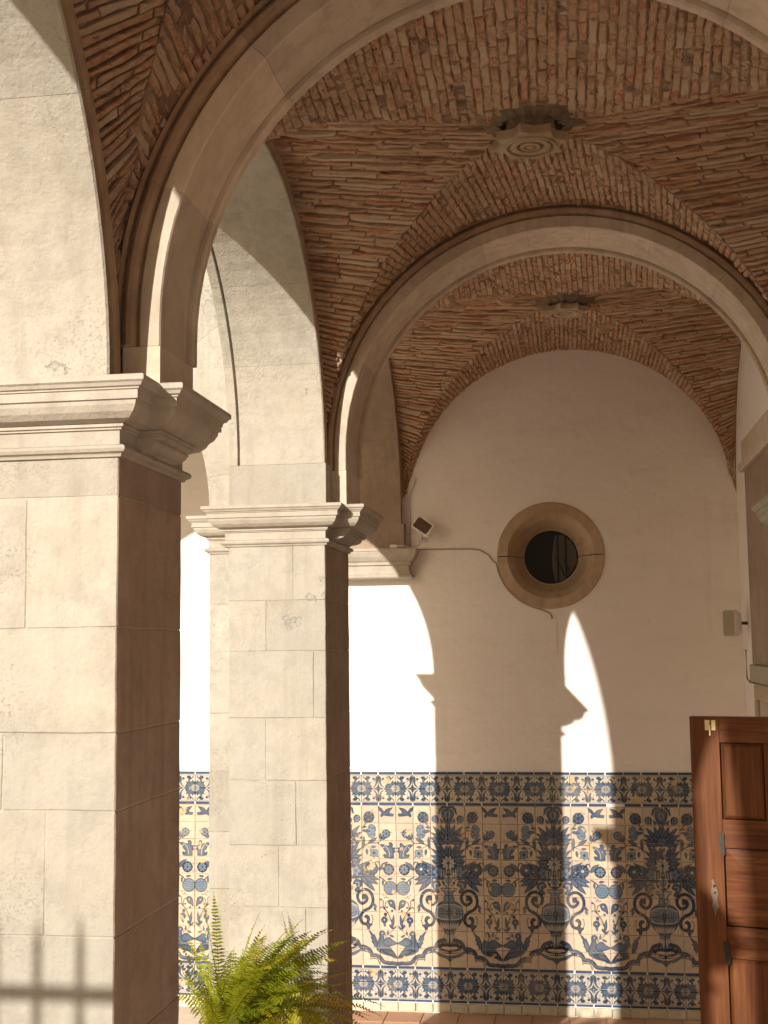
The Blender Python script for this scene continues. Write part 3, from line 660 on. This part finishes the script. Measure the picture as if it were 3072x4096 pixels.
arch('large near transverse arch cut off by the top of the picture', P, tprof(3.60, 3.92), 'x', [2,8,14,21,26,33,40,NT+4], (M['stone_in'], M['stone_ring']), 'transverse_arch', (-.09, 3.76, ZT), tplain(3.60, 3.92))
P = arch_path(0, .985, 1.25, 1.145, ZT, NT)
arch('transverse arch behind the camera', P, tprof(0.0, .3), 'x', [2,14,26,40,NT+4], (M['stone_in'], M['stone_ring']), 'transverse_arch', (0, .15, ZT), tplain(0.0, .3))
def aprof(xf):                                        # arcade arch: moulded towards the gallery, groove near the courtyard side
    return [(0,xf-.006),(.006,xf),(.018,xf-.004),(.026,xf-.022),(.042,xf-.034),(.058,xf-.024),(.062,xf-.008),(.074,xf-.001),(.088,xf-.006),(.094,xf-.020),(.102,xf-.018),(.114,xf-.008),(.128,xf-.012),(.134,xf-.03),(.136,xf-.08),(.34,xf-.08),
            (.34,XO+.004),(.0,XO),(0,XO+.048),(.024,XO+.052),(.024,XO+.060),(.0,XO+.064)][::-1]
def aplain(xf): return [(0,xf-.004),(.118,xf-.004),(.118,xf-.08),(.34,xf-.08),(.34,XO+.004),(0,XO)][::-1]
A1 = arch_path(5.36, 1.0, 1.34, 1.27, ZT, NT); A0 = arch_path(1.9275, .73+.04, 1.5075, 1.42, ZT-.02, NT); A2 = arch_path(8.80, 1.1, 1.39, 1.38, ZT+.02, NT); AM = arch_path(-1.34, 1.50, 1.14, 1.20, ZT, NT)
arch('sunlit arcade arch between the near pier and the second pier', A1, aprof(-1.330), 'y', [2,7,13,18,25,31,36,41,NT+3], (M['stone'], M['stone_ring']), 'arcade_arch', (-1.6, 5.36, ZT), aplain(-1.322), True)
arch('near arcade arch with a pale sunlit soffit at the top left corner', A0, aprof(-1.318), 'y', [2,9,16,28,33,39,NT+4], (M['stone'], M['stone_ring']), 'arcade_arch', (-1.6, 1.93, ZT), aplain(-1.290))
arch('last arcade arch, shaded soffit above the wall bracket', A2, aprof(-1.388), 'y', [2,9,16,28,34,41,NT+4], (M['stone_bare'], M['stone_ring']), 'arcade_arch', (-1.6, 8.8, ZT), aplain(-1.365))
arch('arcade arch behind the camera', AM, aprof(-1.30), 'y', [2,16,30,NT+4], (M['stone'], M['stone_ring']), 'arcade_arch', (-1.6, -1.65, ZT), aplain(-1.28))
# arch of the left gallery, springing from the second pier towards the left
PL = arch_path(-3.57, .80, 1.45, 1.45, ZT, NT)
lp = [(0,7.17),(.62,7.17),(.62,7.41),(0,7.41)][::-1]
arch('sunlit arch springing left from the second pier, only its right leg in view', PL, lp, 'x', [4,12,20,27,33,38,NT+1], (M['stone'],), 'side_arch', (-3.57, 7.29, ZT), None)
pr_ = thing('stone_pier', 'pier at the far side of the left arch, outside the picture', 'pier', (-5.3, 7.29, -2.89), 'ashlar piers of the arcade')
mesh('shaft', *box(-5.6, -5.02, 7.17, 7.5, -2.89, .77), M['stone'], pr_)

# masonry above the arches
def over(P, r, lo, hi, top, axis):
    V, F = [], []; Q = [p for p in P]
    for u, z, nu, nz in Q:
        uu, zz = u+nu*r, z+nz*r
        for d in (lo, hi):
            for h_ in (zz, top): V.append((uu, d, h_) if axis == 'x' else (d, uu, h_))
    for k in range(len(Q)-1):
        a, b = 4*k, 4*k+4; F += [(a, b, b+1, a+1), (a+2, a+3, b+3, b+2), (a, a+2, b+2, b)]
    return V, F
TOP = 4.4
parts = [over(A, .1, XO+.006, -1.50, TOP, 'y') for A in (A0, A1, A2, AM)]
parts += [box(XO+.006, -1.50, a, b, .775, TOP) for a, b in ((-.12,.34), (3.5,3.96), (6.77,7.35), (10.24,EY), (-3.1,-2.6))]
parts += [over(PL, .3, 7.18, 7.40, TOP, 'x'), box(-1.95, XO+.0, 7.18, 7.40, .775, TOP)]
aw = mesh('upper_wall', *joined(parts), M['stone']); tag(aw, 'masonry of the wall above the arcade arches', 'wall')
mesh('roof_slab', *joined([box(XO, 1.6, -7, EY, 2.75, 2.85), box(-7.5, XO, 7.42, EY, 2.75, 2.85)]), M['ground']).__setitem__('kind', 'structure')

# ---------------------------------------------------------------- brick groin vaults
def shape(tau, c, a, zc, h):                          # half profile: stilted leg then quarter ellipse -> (distance from the crown as a fraction, z)
    if tau < .10: return 1., .80+(zc-.80)*tau/.10
    f = math.pi/2*(tau-.10)/.90; return math.cos(f), zc+h*math.sin(f)
def proj(p):
    x, y, z = p; a = _r[0]*x+_r[1]*y+_r[2]*z; b_ = _u[0]*x+_u[1]*y+_u[2]*z; c_ = _b[0]*x+_b[1]*y+_b[2]*z
    if c_ < .1: return None
    return 384+5041.74/4*a/c_, 512+5041.74/4*b_/c_, c_
def vault(label, X0, X1, Y0, Y1, near, far, side, B, bow, base):
    """near/far: (xc, a, zc, h) curves at Y0/Y1; side: (yc, a, zc, h) at X0 and X1; B boss point"""
    t = thing('brick_vault', label, 'vault', base)
    zs = 1.0
    def groin(cx, cy, tau, bw):
        q, z = shape(tau, 0, 1, zs, B[2]-zs); f = 1-q
        return Vector((cx+(B[0]-cx)*f, cy+(B[1]-cy)*f+bw*2*f*f*(1-f), z))
    def web_x(Yw, prm, left, tau, cyg, bw):           # web against a transverse arch
        q, z = shape(tau, *prm); s = -1 if left else 1
        return Vector((prm[0]+s*prm[1]*q, Yw, z)), groin(X0 if left else X1, cyg, tau, bw)
    def web_y(Xw, nearh, tau):
        q, z = shape(tau, side[0], side[1], side[2], side[3]); s = -1 if nearh else 1
        return Vector((Xw, side[0]+s*side[1]*q, z)), groin(Xw, Y0 if nearh else Y1, tau, bow if nearh else 0)
    webs = [lambda T: web_x(Y0, near, T <= .5, 2*T if T <= .5 else 2-2*T, Y0, bow),
            lambda T: web_x(Y1, far, T <= .5, 2*T if T <= .5 else 2-2*T, Y1, 0),
            lambda T: web_y(X0, T <= .5, 2*T if T <= .5 else 2-2*T),
            lambda T: web_y(X1, T <= .5, 2*T if T <= .5 else 2-2*T)]
    ctr = Vector(((X0+X1)/2, (Y0+Y1)/2, .6)); bricks = []; bedV, bedF = [], []
    for wi, W in enumerate(webs):
        # equal steps of arc length measured a third of the way up the web
        S = [W(i/200) for i in range(201)]; mid = [a.lerp(b, .35) for a, b in S]; L = [0.]
        for i in range(200): L.append(L[-1]+max((S[i+1][0]-S[i][0]).length, (mid[i+1]-mid[i]).length))
        nc = int(L[-1]/(.037 if wi < 2 else .030)); cuts = []; j = 0
        for k in range(nc+1):
            target = L[-1]*k/nc
            while j < 199 and L[j+1] < target: j += 1
            cuts.append((j+(target-L[j])/max(1e-9, L[j+1]-L[j]))/200)
        # mortar bed
        k0 = len(bedV); NV = 10
        for k in range(0, nc+1):
            a, b = W(cuts[k])
            for v in range(NV+1):
                p = a.lerp(b, v/NV); p = p+(p-ctr).normalized()*(-.003 if wi < 2 else .006)+noise.noise_vector(p*13)*.006+noise.noise_vector(p*40)*.003; bedV.append(tuple(p))
        for k in range(nc):
            for v in range(NV): q = k0+k*(NV+1)+v; bedF.append((q, q+1, q+NV+2, q+NV+1))
        for k in range(nc):
            jj = .04 if wi == 0 else .08; j1 = jj+.07*R.random(); j2 = jj+.07*R.random()
            ta = cuts[k]+(cuts[k+1]-cuts[k])*j1; tb = cuts[k+1]-(cuts[k+1]-cuts[k])*j2
            a0, b0 = W(ta); a1, b1 = W(tb); ln = (b0-a0).length
            if ln < .03: continue
            pos = -R.random()*.12
            while pos < ln:
                bl = R.uniform(.10, .23) if wi < 2 else R.uniform(.16, .34); s0 = max(0, pos)+.003; s1 = min(ln, pos+bl)-.004; pos += bl
                if s1-s0 < .02: continue
                c = [a0.lerp(b0, s0/ln), a0.lerp(b0, s1/ln), a1.lerp(b1, s1/ln), a1.lerp(b1, s0/ln)]
                if any((p.xy-Vector((B[0], B[1]))).length < .13 for p in c): continue
                nrm = (c[1]-c[0]).cross(c[3]-c[0])
                if nrm.length < 1e-8: continue
                nrm.normalize()
                if nrm.dot(ctr-c[0]) < 0: nrm = -nrm
                h_ = R.choice((.006,.009,.012,.017) if wi < 2 else (.006,.011,.017,.023))+R.uniform(-.004,.004)
                if R.random() < .05: h_ = .003
                if max(p.y for p in c) > EY-.10: h_ = .010
                bricks.append((c, nrm, h_, R.random(), wi))
    mb = mesh('mortar_bed', bedV, bedF, M['mortar'], t, smooth=True)
    def geo(bk):
        c, n_, h_, tone, wi = bk; V = []; NU = 4
        for lay in (0, 1, 2):
            for (e0, e1) in ((c[0], c[1]), (c[3], c[2])):
                for i in range(NU+1):
                    p = e0.lerp(e1, i/NU)
                    if lay == 0: p = p-n_*.02
                    else:
                        o_ = (c[3]-c[0])*(.0 if lay == 1 else .16)*(1 if e0 is c[0] else -1)
                        p = p+o_+n_*(h_*(.45 if lay == 1 else 1.))+noise.noise_vector(p*9)*.002+noise.noise_vector(p*27)*.004+noise.noise_vector(p*70)*.006
                        if i in (0, NU) and lay == 2: p = p+(e1-e0)*(.03 if i == 0 else -.03)-n_*h_*.25
                    V.append(tuple(p))
        F = []; K = NU+1
        for i in range(NU):
            F.append((4*K+i, 4*K+i+1, 5*K+i+1, 5*K+i))                                   # face
            F += [(2*K+i, 2*K+i+1, 4*K+i+1, 4*K+i), (3*K+i+1, 3*K+i, 5*K+i, 5*K+i+1), (i, i+1, 2*K+i+1, 2*K+i), (K+i+1, K+i, 3*K+i, 3*K+i+1)]
        for i in (0, NU): F += [(i, 2*K+i, 3*K+i, K+i), (2*K+i, 4*K+i, 5*K+i, 3*K+i)]
        return V, F
    def score(bk):
        c = bk[0]; q = [proj(p) for p in (c[0], c[1], c[2], c[3])]
        if any(x is None for x in q): return 0
        cx = sum(x[0] for x in q)/4; cy = sum(x[1] for x in q)/4
        if not (-5 < cx < 773 and -5 < cy < 1029): return 0
        if bk[4] == 3 and False: return 0
        A = abs(sum(q[i][0]*q[(i+1)%4][1]-q[(i+1)%4][0]*q[i][1] for i in range(4)))/2
        n_ = bk[1]
        return A if n_.dot(c[0]) < 0 else 0
    order = sorted(range(len(bricks)), key=lambda i: -score(bricks[i])); top = set(order[:300]); V, F, T, MI = [], [], [], []
    for i, bk in enumerate(bricks):
        v, f = geo(bk)
        if i in top and score(bk) > 0: mesh('brick', v, f, M['brick_y'] if bk[4] < 2 else M['brick_x'], t, tone=[bk[3]]*len(f))
        else:
            k = len(V); V += v; F += [tuple(x+k for x in q) for q in f]; T += [bk[3]]*len(f); MI += [0 if bk[4] < 2 else 1]*len(f)
    o = mesh('brick', V, F, M['brick_y'], t, tone=T); o.data.materials.append(M['brick_x']); o.data.polygons.foreach_set('material_index', MI); o['kind'] = 'stuff'
    return t
vault('brick groin vault over the middle bay, carved boss at its crown', -1.36, RX, 3.90, 6.88, (-.09,1.175,.985,1.19), (-.035,1.345,1.08,1.355), (5.36,1.475,1.0,1.405), (-.13,5.45,2.335), 1., (0, 5.4, .8))
vault('brick groin vault over the farthest bay, against the white end wall', -1.40, RX, 7.25, EY+.02, (-.035,1.25,1.08,1.26), (-.02,1.315,1.124,1.29), (8.78,1.54,1.08,1.42), (-.01,8.87,2.44), 0., (0, 8.8, .8))
vault('brick groin vault over the near bay, seen at the top left', -1.37, RX, .28, 3.64, (0,1.17,.985,1.19), (-.09,1.265,.985,1.28), (1.9275,1.615,.77,1.545), (-.05,1.95,2.40), 0., (0, 1.9, .8))

# carved bosses
def boss(label, x, y, z, r, zc):
    t = thing('vault_boss', label, 'boss', (x, y, z), 'carved bosses hanging from the vault crowns')
    N = 64; V, F = [], []
    def rr(k): th = 2*math.pi*k/N+.2; return r*(.77+.23*(1-abs(math.sin(4*th)))**1.3)
    lay = [(.60, zc+.02), (.66, z+.044), (1., z+.040), (1., z+.008), (.975, z), ]
    for s, zz in lay: V += [(x+s*rr(k)*math.cos(2*math.pi*k/N), y+s*rr(k)*math.sin(2*math.pi*k/N), zz) for k in range(N)]
    rings = [(.68,z-.001),(.66,z-.010),(.60,z-.010),(.58,z+.010),(.53,z+.010),(.51,z-.006),(.36,z-.004),(.34,z+.018),(.27,z+.018),(.25,z-.006),(.17,z-.008),(.15,z+.006),(.08,z-.008)]
    for s, zz in rings: V += [(x+r*s*math.cos(2*math.pi*k/N), y+r*s*math.sin(2*math.pi*k/N), zz) for k in range(N)]
    L = len(lay)+len(rings)
    for j in range(L-1):
        for k in range(N): a, b = j*N+k, j*N+(k+1) % N; F.append((a, b, b+N, a+N))
    F.append(tuple(range((L-1)*N, L*N))[::-1])
    mesh('rosette', V, F, M['boss'], t)
    V, F = [], []
    for s, zz in ((1.22, zc+.01), (1.06, zc-.03), (.8, zc-.045)): V += [(x+s*r*(1+.07*math.sin(5*k*.1+k)+.04*math.sin(k*1.7))*math.cos(2*math.pi*k/N), y+s*r*math.sin(2*math.pi*k/N), zz+.006*math.sin(k*2.1)) for k in range(N)]
    for j in range(2):
        for k in range(N): a, b = j*N+k, j*N+(k+1) % N; F.append((a, b, b+N, a+N))
    mesh('soot_collar', V, F, M['soot'], t)
boss('larger carved rosette boss at the crown of the middle vault', -.14, 5.45, 2.205, .175, 2.335)
boss('smaller looking carved rosette boss of the farthest vault', -.01, 8.87, 2.335, .165, 2.435)

# ---------------------------------------------------------------- open door leaf
DU = Vector((.966, -.259, 0)); DN = Vector((-.259, -.966, 0)); DO = Vector((.420, 5.0, -.283))
def dbox(u0, u1, v0, v1, n0, n1):                     # u along the leaf, v down, n out of its face
    V, F = box(0,1,0,1,0,1); P = []
    for a, b_, c in V:
        p = DO+DU*(u0+(u1-u0)*a)+DN*(n1+(n0-n1)*b_); P.append((p.x, p.y, DO.z-(v1+(v0-v1)*c)))
    return P, F
def raised(u0, u1, v0, v1, w, n0, n1, n2):            # fielded panel with bevelled margin
    P = []
    for (e, n_) in ((0, n0), (0, n1), (w, n2)):
        for (u, v) in ((u0+e, v0+e), (u1-e, v0+e), (u1-e, v1-e), (u0+e, v1-e)):
            p = DO+DU*u+DN*n_; P.append((p.x, p.y, DO.z-v))
    F = [(8,9,10,11)]+[(4*j+i, 4*j+(i+1) % 4, 4*j+4+(i+1) % 4, 4*j+4+i) for j in (0, 1) for i in range(4)]
    return P, F
dr = thing('open_door', 'varnished brown panelled door leaf standing open at the right edge', 'door', (DO.x, DO.y, -2.89))
DW, DH = .91, 2.59; G2 = .0018
rows = [(.097,.382),(.487,.773),(.888,1.180),(1.29,1.78),(1.90,2.42)]; cols_ = [[(.110,.268),(.352,.560),(.642,.800)], [(.110,.800)], [(.110,.268),(.352,.560),(.642,.800)], [(.110,.800)], [(.110,.268),(.352,.560),(.642,.800)]]
for u0, u1 in ((0,.108), (.802,DW)): mesh('stile', *dbox(u0, u1-G2*0, 0, DH, -.045, 0), M['wood_v'], dr)
vv = [0]+[x for r_ in rows for x in r_]+[DH]
for k in range(0, len(vv), 2): mesh('rail', *dbox(.1095, .8005, vv[k], vv[k+1]-.0015, -.045, -.0012), M['wood_h'], dr)
for (v0, v1), cs in zip(rows, cols_):
    for (u0, u1) in cs: mesh('panel', *raised(u0+.004, u1-.004, v0+.003, v1-.004, .012 if len(cs) > 1 else .055, -.03, -.012, -.003), M['wood_v'] if len(cs) > 1 else M['wood_h'], dr)
    for c1, c2 in zip(cs, cs[1:]): mesh('muntin', *dbox(c1[1]+.0015, c2[0]-.0015, v0, v1, -.045, -.0008), M['wood_v'], dr)
mesh('backing', *dbox(.1, .81, .05, DH-.05, -.045, -.031), M['wood_h'], dr)
l1 = mesh('latch', *joined([dbox(.058,.076,.012,.050,0,.004), dbox(.082,.097,.012,.050,0,.004)]), M['brass'], dr)
mesh('latch_bolt', *joined([dbox(.068,.074,.024,.032,.004,.012), dbox(.074,.079,.030,.070,.002,.010)]), M['brass'], l1)
for u, v in ((.094,.432), (.098,.828)):
    h_ = mesh('hinge', *joined([dbox(u,u+.020,v,v+.042,0,.007), dbox(u+.004,u+.022,v+.044,v+.078,0,.005)]), M['hinge'], dr)
    mesh('hinge_pin', *dbox(u+.014,u+.020,v-.002,v+.080,.006,.012), M['hinge'], h_)
def dpt(u, v, n_): p = DO+DU*u+DN*n_; return (p.x, p.y, DO.z-v)
es = [(.064,.600),(.070,.608),(.074,.625),(.080,.640),(.083,.655),(.079,.670),(.080,.690),(.086,.700),(.078,.712),(.070,.742),(.064,.712),(.058,.700),(.062,.690),(.062,.670),(.056,.655),(.058,.640),(.062,.625),(.060,.608)]
V = [dpt(u, v, 0.) for u, v in es]+[dpt(u, v, .0045) for u, v in es]; n = len(es)
ec = mesh('escutcheon', V, [tuple(range(n, 2*n))]+[(k, (k+1) % n, n+(k+1) % n, n+k) for k in range(n)], flat('aged_pewter', (.15,.115,.08), .6, .2), dr)
mesh('keyhole', *joined([dbox(.066,.074,.622,.632,.004,.006), dbox(.068,.076,.648,.655,.004,.006)]), M['black'], ec)

# arch reflection painted as a grey sheet just in front of the round pane
refl = [(OC[0]+x, EY+.240, OC[1]+z) for x, z in ((.035,.185),(.10,.185),(.16,.14),(.205,.06),(.21,-.04),(.17,-.12),(.10,-.19),(.03,-.21),(.012,-.12),(.005,-.02),(.018,.10))]
mesh('pane_reflection', refl+[(x, y+.003, z) for x, y, z in refl], [tuple(range(11)), tuple(range(11, 22))[::-1]]+[(k, 11+k, 11+(k+1) % 11, (k+1) % 11) for k in range(11)], flat('grey_reflection', (.10,.092,.082), .9), oc)
# ---------------------------------------------------------------- floodlight, speaker, cables
def placed(pts, o_, rot, k=1.): return [tuple(Vector(o_)+rot @ (Vector(p)*k)) for p in pts]
fl = thing('floodlight', 'small white floodlight with a dark lens, tilted on the wall above the bracket', 'floodlight', (-1.27, 10.14, .93))
FS = 1.35
rot = Matrix.Rotation(math.radians(-30), 3, 'Z') @ Matrix.Rotation(math.radians(32), 3, 'Y') @ Matrix.Rotation(math.radians(-22), 3, 'X'); FO = (-1.195, 10.16, .955)
def rrect(w, h, r, n=5):
    o_ = []
    for cx, cz, a0 in ((w-r,h-r,0),(-w+r,h-r,90),(-w+r,-h+r,180),(w-r,-h+r,270)):
        for k in range(n): a = math.radians(a0+90*k/(n-1)); o_.append((cx+r*math.cos(a), cz+r*math.sin(a)))
    return o_
def prism(outs):                                      # outs: list of (outline, y); joined front to back, capped
    V, F = [], []; n = len(outs[0][0])
    for ol, y in outs: V += [(x, y, z) for x, z in ol]
    for j in range(len(outs)-1):
        for k in range(n): a, b = j*n+k, j*n+(k+1) % n; F.append((a, b, b+n, a+n))
    F += [tuple(range(n))[::-1], tuple(range((len(outs)-1)*n, len(outs)*n))]
    return V, F
V, F = prism([(rrect(.068,.043,.018), -.030), (rrect(.070,.045,.018), -.026), (rrect(.070,.045,.018), -.004), (rrect(.050,.032,.012), .030), (rrect(.046,.028,.012), .034)])
mesh('housing', placed(V, FO, rot, FS), F, M['plastic'], fl)
V, F = prism([(rrect(.058,.034,.010), -.0325), (rrect(.058,.034,.010), -.029)]); mesh('lens', placed(V, FO, rot, FS), F, M['lens'], fl)
mesh('mounting_arm', *tube([placed([(0,.02,-.03)], FO, rot)[0], (-1.235,10.20,.88), (-1.23,10.296,.875)], .007, 8), M['plastic'], fl)
mesh('wall_plate', *joined([box(-1.262,-1.198,10.288,10.2995,.845,.90), box(-1.25,-1.24,10.283,10.289,.86,.87)]), M['plastic'], fl)
mesh('junction_box', *worn_block(-1.475,-1.415,10.10,10.14,.793,.818,.003,.0005), M['plastic'], fl)
mesh('lead', *tube(spl3 := [(-1.225,10.17,.91),(-1.225,10.19,.86),(-1.25,10.2,.815),(-1.30,10.17,.80),(-1.36,10.10,.805),(-1.42,10.08,.806)], .0065, 8), M['pvc'], fl)
sp = thing('wall_speaker', 'small beige loudspeaker hung in the corner of the white side wall', 'speaker', (1.18, 9.95, .14))
SO = (1.185, 9.93, .14); rs = Matrix.Rotation(math.radians(-40), 3, 'Z')
V, F = prism([(rrect(.050,.098,.022), -.055), (rrect(.054,.102,.024), -.050), (rrect(.054,.102,.024), -.01), (rrect(.040,.080,.022), .055)])
mesh('cabinet', placed(V, SO, rs), F, M['plastic'], sp)
V, F = prism([(rrect(.048,.096,.020), -.0585), (rrect(.0485,.0965,.020), -.054)]); mesh('grille', placed(V, SO, rs), F, M['grille'], sp)
mesh('bracket_arm', *tube([(1.235,9.96,.14),(1.299,9.98,.14)], .012, 8), M['hinge'], sp)
def oc_arc(a0, a1, r=.444, n=14): return [(OC[0]+r*math.cos(math.radians(a0+(a1-a0)*k/n)), EY-.008, OC[1]+r*math.sin(math.radians(a0+(a1-a0)*k/n))) for k in range(n+1)]
cb = mesh('cable', *tube([(-1.30,EY-.006,.787),(-1.1,EY-.006,.785),(-.85,EY-.006,.783),(-.76,EY-.006,.772),(-.69,EY-.006,.73),(-.655,EY-.007,.68)]+oc_arc(187, 258)+[(-.235,EY-.006,.262),(-.20,EY-.006,.245),(-.185,EY-.006,.205)], .0055, 8), flat('grimy_cable', (.34,.27,.21), .7)); tag(cb, 'thin cable running from the floodlight and curling under the round window', 'cable')
cv = mesh('wall_chase_cover', *worn_block(-.255,-.150,EY-.007,EY+.001,-.075,.20,.0015,.0006), M['plaster']); tag(cv, 'painted over cover plate below the round window', 'cover plate')
cb = mesh('cable', *tube([(RX-.012,10.26,z) for z in (2.0,1.7,1.45,1.33)]+[(RX-.03,10.28,1.30),(RX-.055,10.285,1.34),(RX-.07,10.288,1.42)], .005, 8), M['pvc']); tag(cb, 'white cable along the right edge of the vault, in the wall corner', 'cable')
cb = mesh('cable', *tube([(RX-.006,10.1,-.06),(RX-.006,10.1,-.28),(RX-.006,10.05,-.293),(RX-.006,9.7,-.296),(RX-.05,9.66,-.297),(RX-.05,8.2,-.299)], .005, 8), flat('dirty_conduit', (.22,.17,.13), .8)); tag(cb, 'dark conduit below the speaker turning along the lintel', 'cable')
lw = [(-1.33+.0,EY-.012,z) for z in (.80,1.0,1.2)]+[(-1.318,EY-.012,1.27),(-1.29,EY-.012,1.32),(-1.275,EY-.012,1.38)]
cb = mesh('cable', *tube(lw, .005, 8), M['pvc']); tag(cb, 'white cable climbing the left edge of the end wall', 'cable')

# ---------------------------------------------------------------- fern in a pot on a stone pedestal
FB = Vector((-1.69, 5.92, -1.82))
pe = thing('pedestal', 'stone pedestal below the fern pot', 'pedestal', (FB.x, FB.y, -2.89))
mesh('plinth', *joined([worn_block(FB.x-.20,FB.x+.20,FB.y-.20,FB.y+.20,-2.888,-2.78,.008), worn_block(FB.x-.16,FB.x+.16,FB.y-.16,FB.y+.16,-2.778,-2.36), worn_block(FB.x-.20,FB.x+.20,FB.y-.20,FB.y+.20,-2.358,-2.30)]), M['stone'], pe)
pot = thing('flower_pot', 'terracotta pot holding the fern', 'pot', (FB.x, FB.y, -2.30)); V, F = [], []; N = 28
pp = [(.0,-2.298),(.10,-2.298),(.15,-2.03),(.165,-2.03),(.165,-1.985),(.145,-1.985),(.14,-2.02),(0,-2.02)]
for r, z in pp: V += [(FB.x+r*math.cos(2*math.pi*k/N), FB.y+r*math.sin(2*math.pi*k/N), z) for k in range(N)]
for j in range(len(pp)-1):
    for k in range(N): a, b = j*N+k, j*N+(k+1) % N; F.append((a, b, b+N, a+N))
mesh('pot_body', V, F, M['terracotta'], pot)
fern = thing('fern', 'bright green sword fern with long upright fronds in front of the second pier', 'fern', (FB.x, FB.y, FB.z))
def frond(tip, lift, ln, tone, face=None, npair=None):
    """arching rachis from the crown to tip, folded pinnae in two ranks"""
    b0 = FB+Vector((R.uniform(-.04,.04), R.uniform(-.04,.04), R.uniform(-.05,0))); tip = Vector(tip); mid_ = (b0+tip)*.5+Vector((0,0,lift))-(tip-b0).cross(Vector((0,0,1)))*0
    K = 26; pts = [b0*(1-s)**2+mid_*2*s*(1-s)+tip*s*s for s in [i/K for i in range(K+1)]]
    V, F, T = [], [], []
    v, f = tube(pts, [.0028*(1-.7*i/K) for i in range(K+1)], 4); V += v; F += f; T += [max(0, tone-.15)]*len(f)
    L = [0.]
    for i in range(K): L.append(L[-1]+(pts[i+1]-pts[i]).length)
    sd = (tip-b0).cross(Vector((0,0,1))).normalized(); tw = Matrix.Rotation(face if face is not None else R.uniform(-.9,.9), 3, (tip-b0).normalized()); sd = tw @ sd
    s = .10*L[-1]; stp = .0155; j = 0
    while s < L[-1]:
        while j < K-1 and L[j+1] < s: j += 1
        q = pts[j].lerp(pts[j+1], (s-L[j])/max(1e-6, L[j+1]-L[j])); d = (pts[j+1]-pts[j]).normalized(); up = d.cross(sd).normalized()
        fr = s/L[-1]; pl = .056*math.sin(math.pi*min(1, .18+fr*.84))**.6*(1 if fr < .96 else .6); w = .0058
        for sg in (-1, 1):
            if R.random() < .03: continue
            a = (sd*sg+d*R.uniform(.12,.35)+up*R.uniform(-.25,.05)).normalized(); wv = (d-a*d.dot(a)).normalized()*w; pn = q; l_ = pl*R.uniform(.88,1.08); dr_ = Vector((0,0,-.15*l_))
            k = len(V)
            V += [tuple(pn-wv*.5), tuple(pn+wv*.7), tuple(pn+a*l_*.5+wv*1.0+dr_*.2), tuple(pn+a*l_+dr_), tuple(pn+a*l_*.5-wv*.8+dr_*.2), tuple(pn+a*l_*.5+up*.0012+dr_*.1)]
            F += [(k, k+1, k+2, k+5), (k+5, k+2, k+3), (k, k+5, k+4), (k+5, k+3, k+4)]; tt = min(1, max(0, tone+R.uniform(-.12,.12)+(.25 if fr > .9 and tone > .6 else 0))); T += [tt]*4
        s += stp
    if R.random() < .10: T = [min(1, t_+.45) for t_ in T]
    mesh('frond', V, F, M['fern'], fern, tone=T)
X_, Y_, Z_ = FB
for tp, lf, tn, fc in (((-1.50,5.9,-1.235), .10, .62, .3), ((-1.30,5.8,-1.29), .10, .60, .9), ((-1.16,5.75,-1.53), .16, .70, .8), ((-1.12,5.7,-1.70), .20, .75, .7), ((-1.02,5.75,-1.86), .26, .55, .6),
        ((-1.80,5.95,-1.12), .02, .55, .5), ((-1.74,5.75,-1.33), .04, .60, -.2), ((-1.66,6.05,-1.42), .04, .5, .2), ((-1.58,5.7,-1.36), .12, .62, .4), ((-1.42,6.1,-1.45), .10, .5, .5),
        ((-1.36,5.6,-1.62), .16, .66, .3), ((-1.24,5.95,-1.60), .20, .72, .9), ((-1.9,5.9,-1.35), .05, .5, 0), ((-1.68,5.5,-1.5), .12, .68, .1), ((-1.5,5.45,-1.66), .18, .6, .2)):
    frond(tp, lf, 0, tn, fc)
    frond((tp[0]+R.uniform(-.10,.06), tp[1]+R.uniform(-.2,.2), tp[2]-R.uniform(.03,.13)), lf*R.uniform(.7,1.3), 0, min(.85, tn+R.uniform(-.1,.15)), R.uniform(-.3,.9))
for k in range(22):
    az = R.uniform(-1.3, .5); el = R.uniform(.15, .95); L_ = R.uniform(.6, .82)
    frond((X_+L_*math.cos(el)*math.cos(az), Y_+L_*math.cos(el)*math.sin(az), Z_+L_*math.sin(el)-.10), .16+.12*math.cos(el), 0, R.uniform(.3,.9))
for k in range(40):
    az = R.uniform(0, 2*math.pi); az = az if R.random() < .5 else R.uniform(-1.2, .6); el = R.uniform(.3, 1.2); L_ = R.uniform(.42, .72)*(1.15 if math.cos(az) > 0 else .9)
    frond((X_+L_*math.cos(el)*math.cos(az)+.10, Y_+L_*math.cos(el)*math.sin(az)-.05, Z_+L_*math.sin(el)-.08), .09+.12*math.cos(el), 0, R.uniform(.2,.75))

# ---------------------------------------------------------------- iron railing on its parapet, outside the picture on the left: its shadow falls on the near pier
ra = thing('iron_railing', 'iron railing on a low parapet, outside the picture on the left', 'railing', (-3.4, -.27, -2.89))
mesh('parapet', *worn_block(-4.6,-2.1,-.42,-.12,-2.9,-.30), M['stone'], ra)
mesh('rail', *box(-4.5,-2.2,-.285,-.255,.362,.397), M['iron'], ra)
for k in range(17):
    x = -2.743+.125*(k-13)
    mesh('baluster', *tube([(x,-.27,-.30),(x,-.27,.51),(x,-.27,.59)], [.012,.012,.003], 8), M['iron'], ra)
for x in (-2.645, -2.52, -2.395, -2.27): pass
bpy.context.view_layer.update()
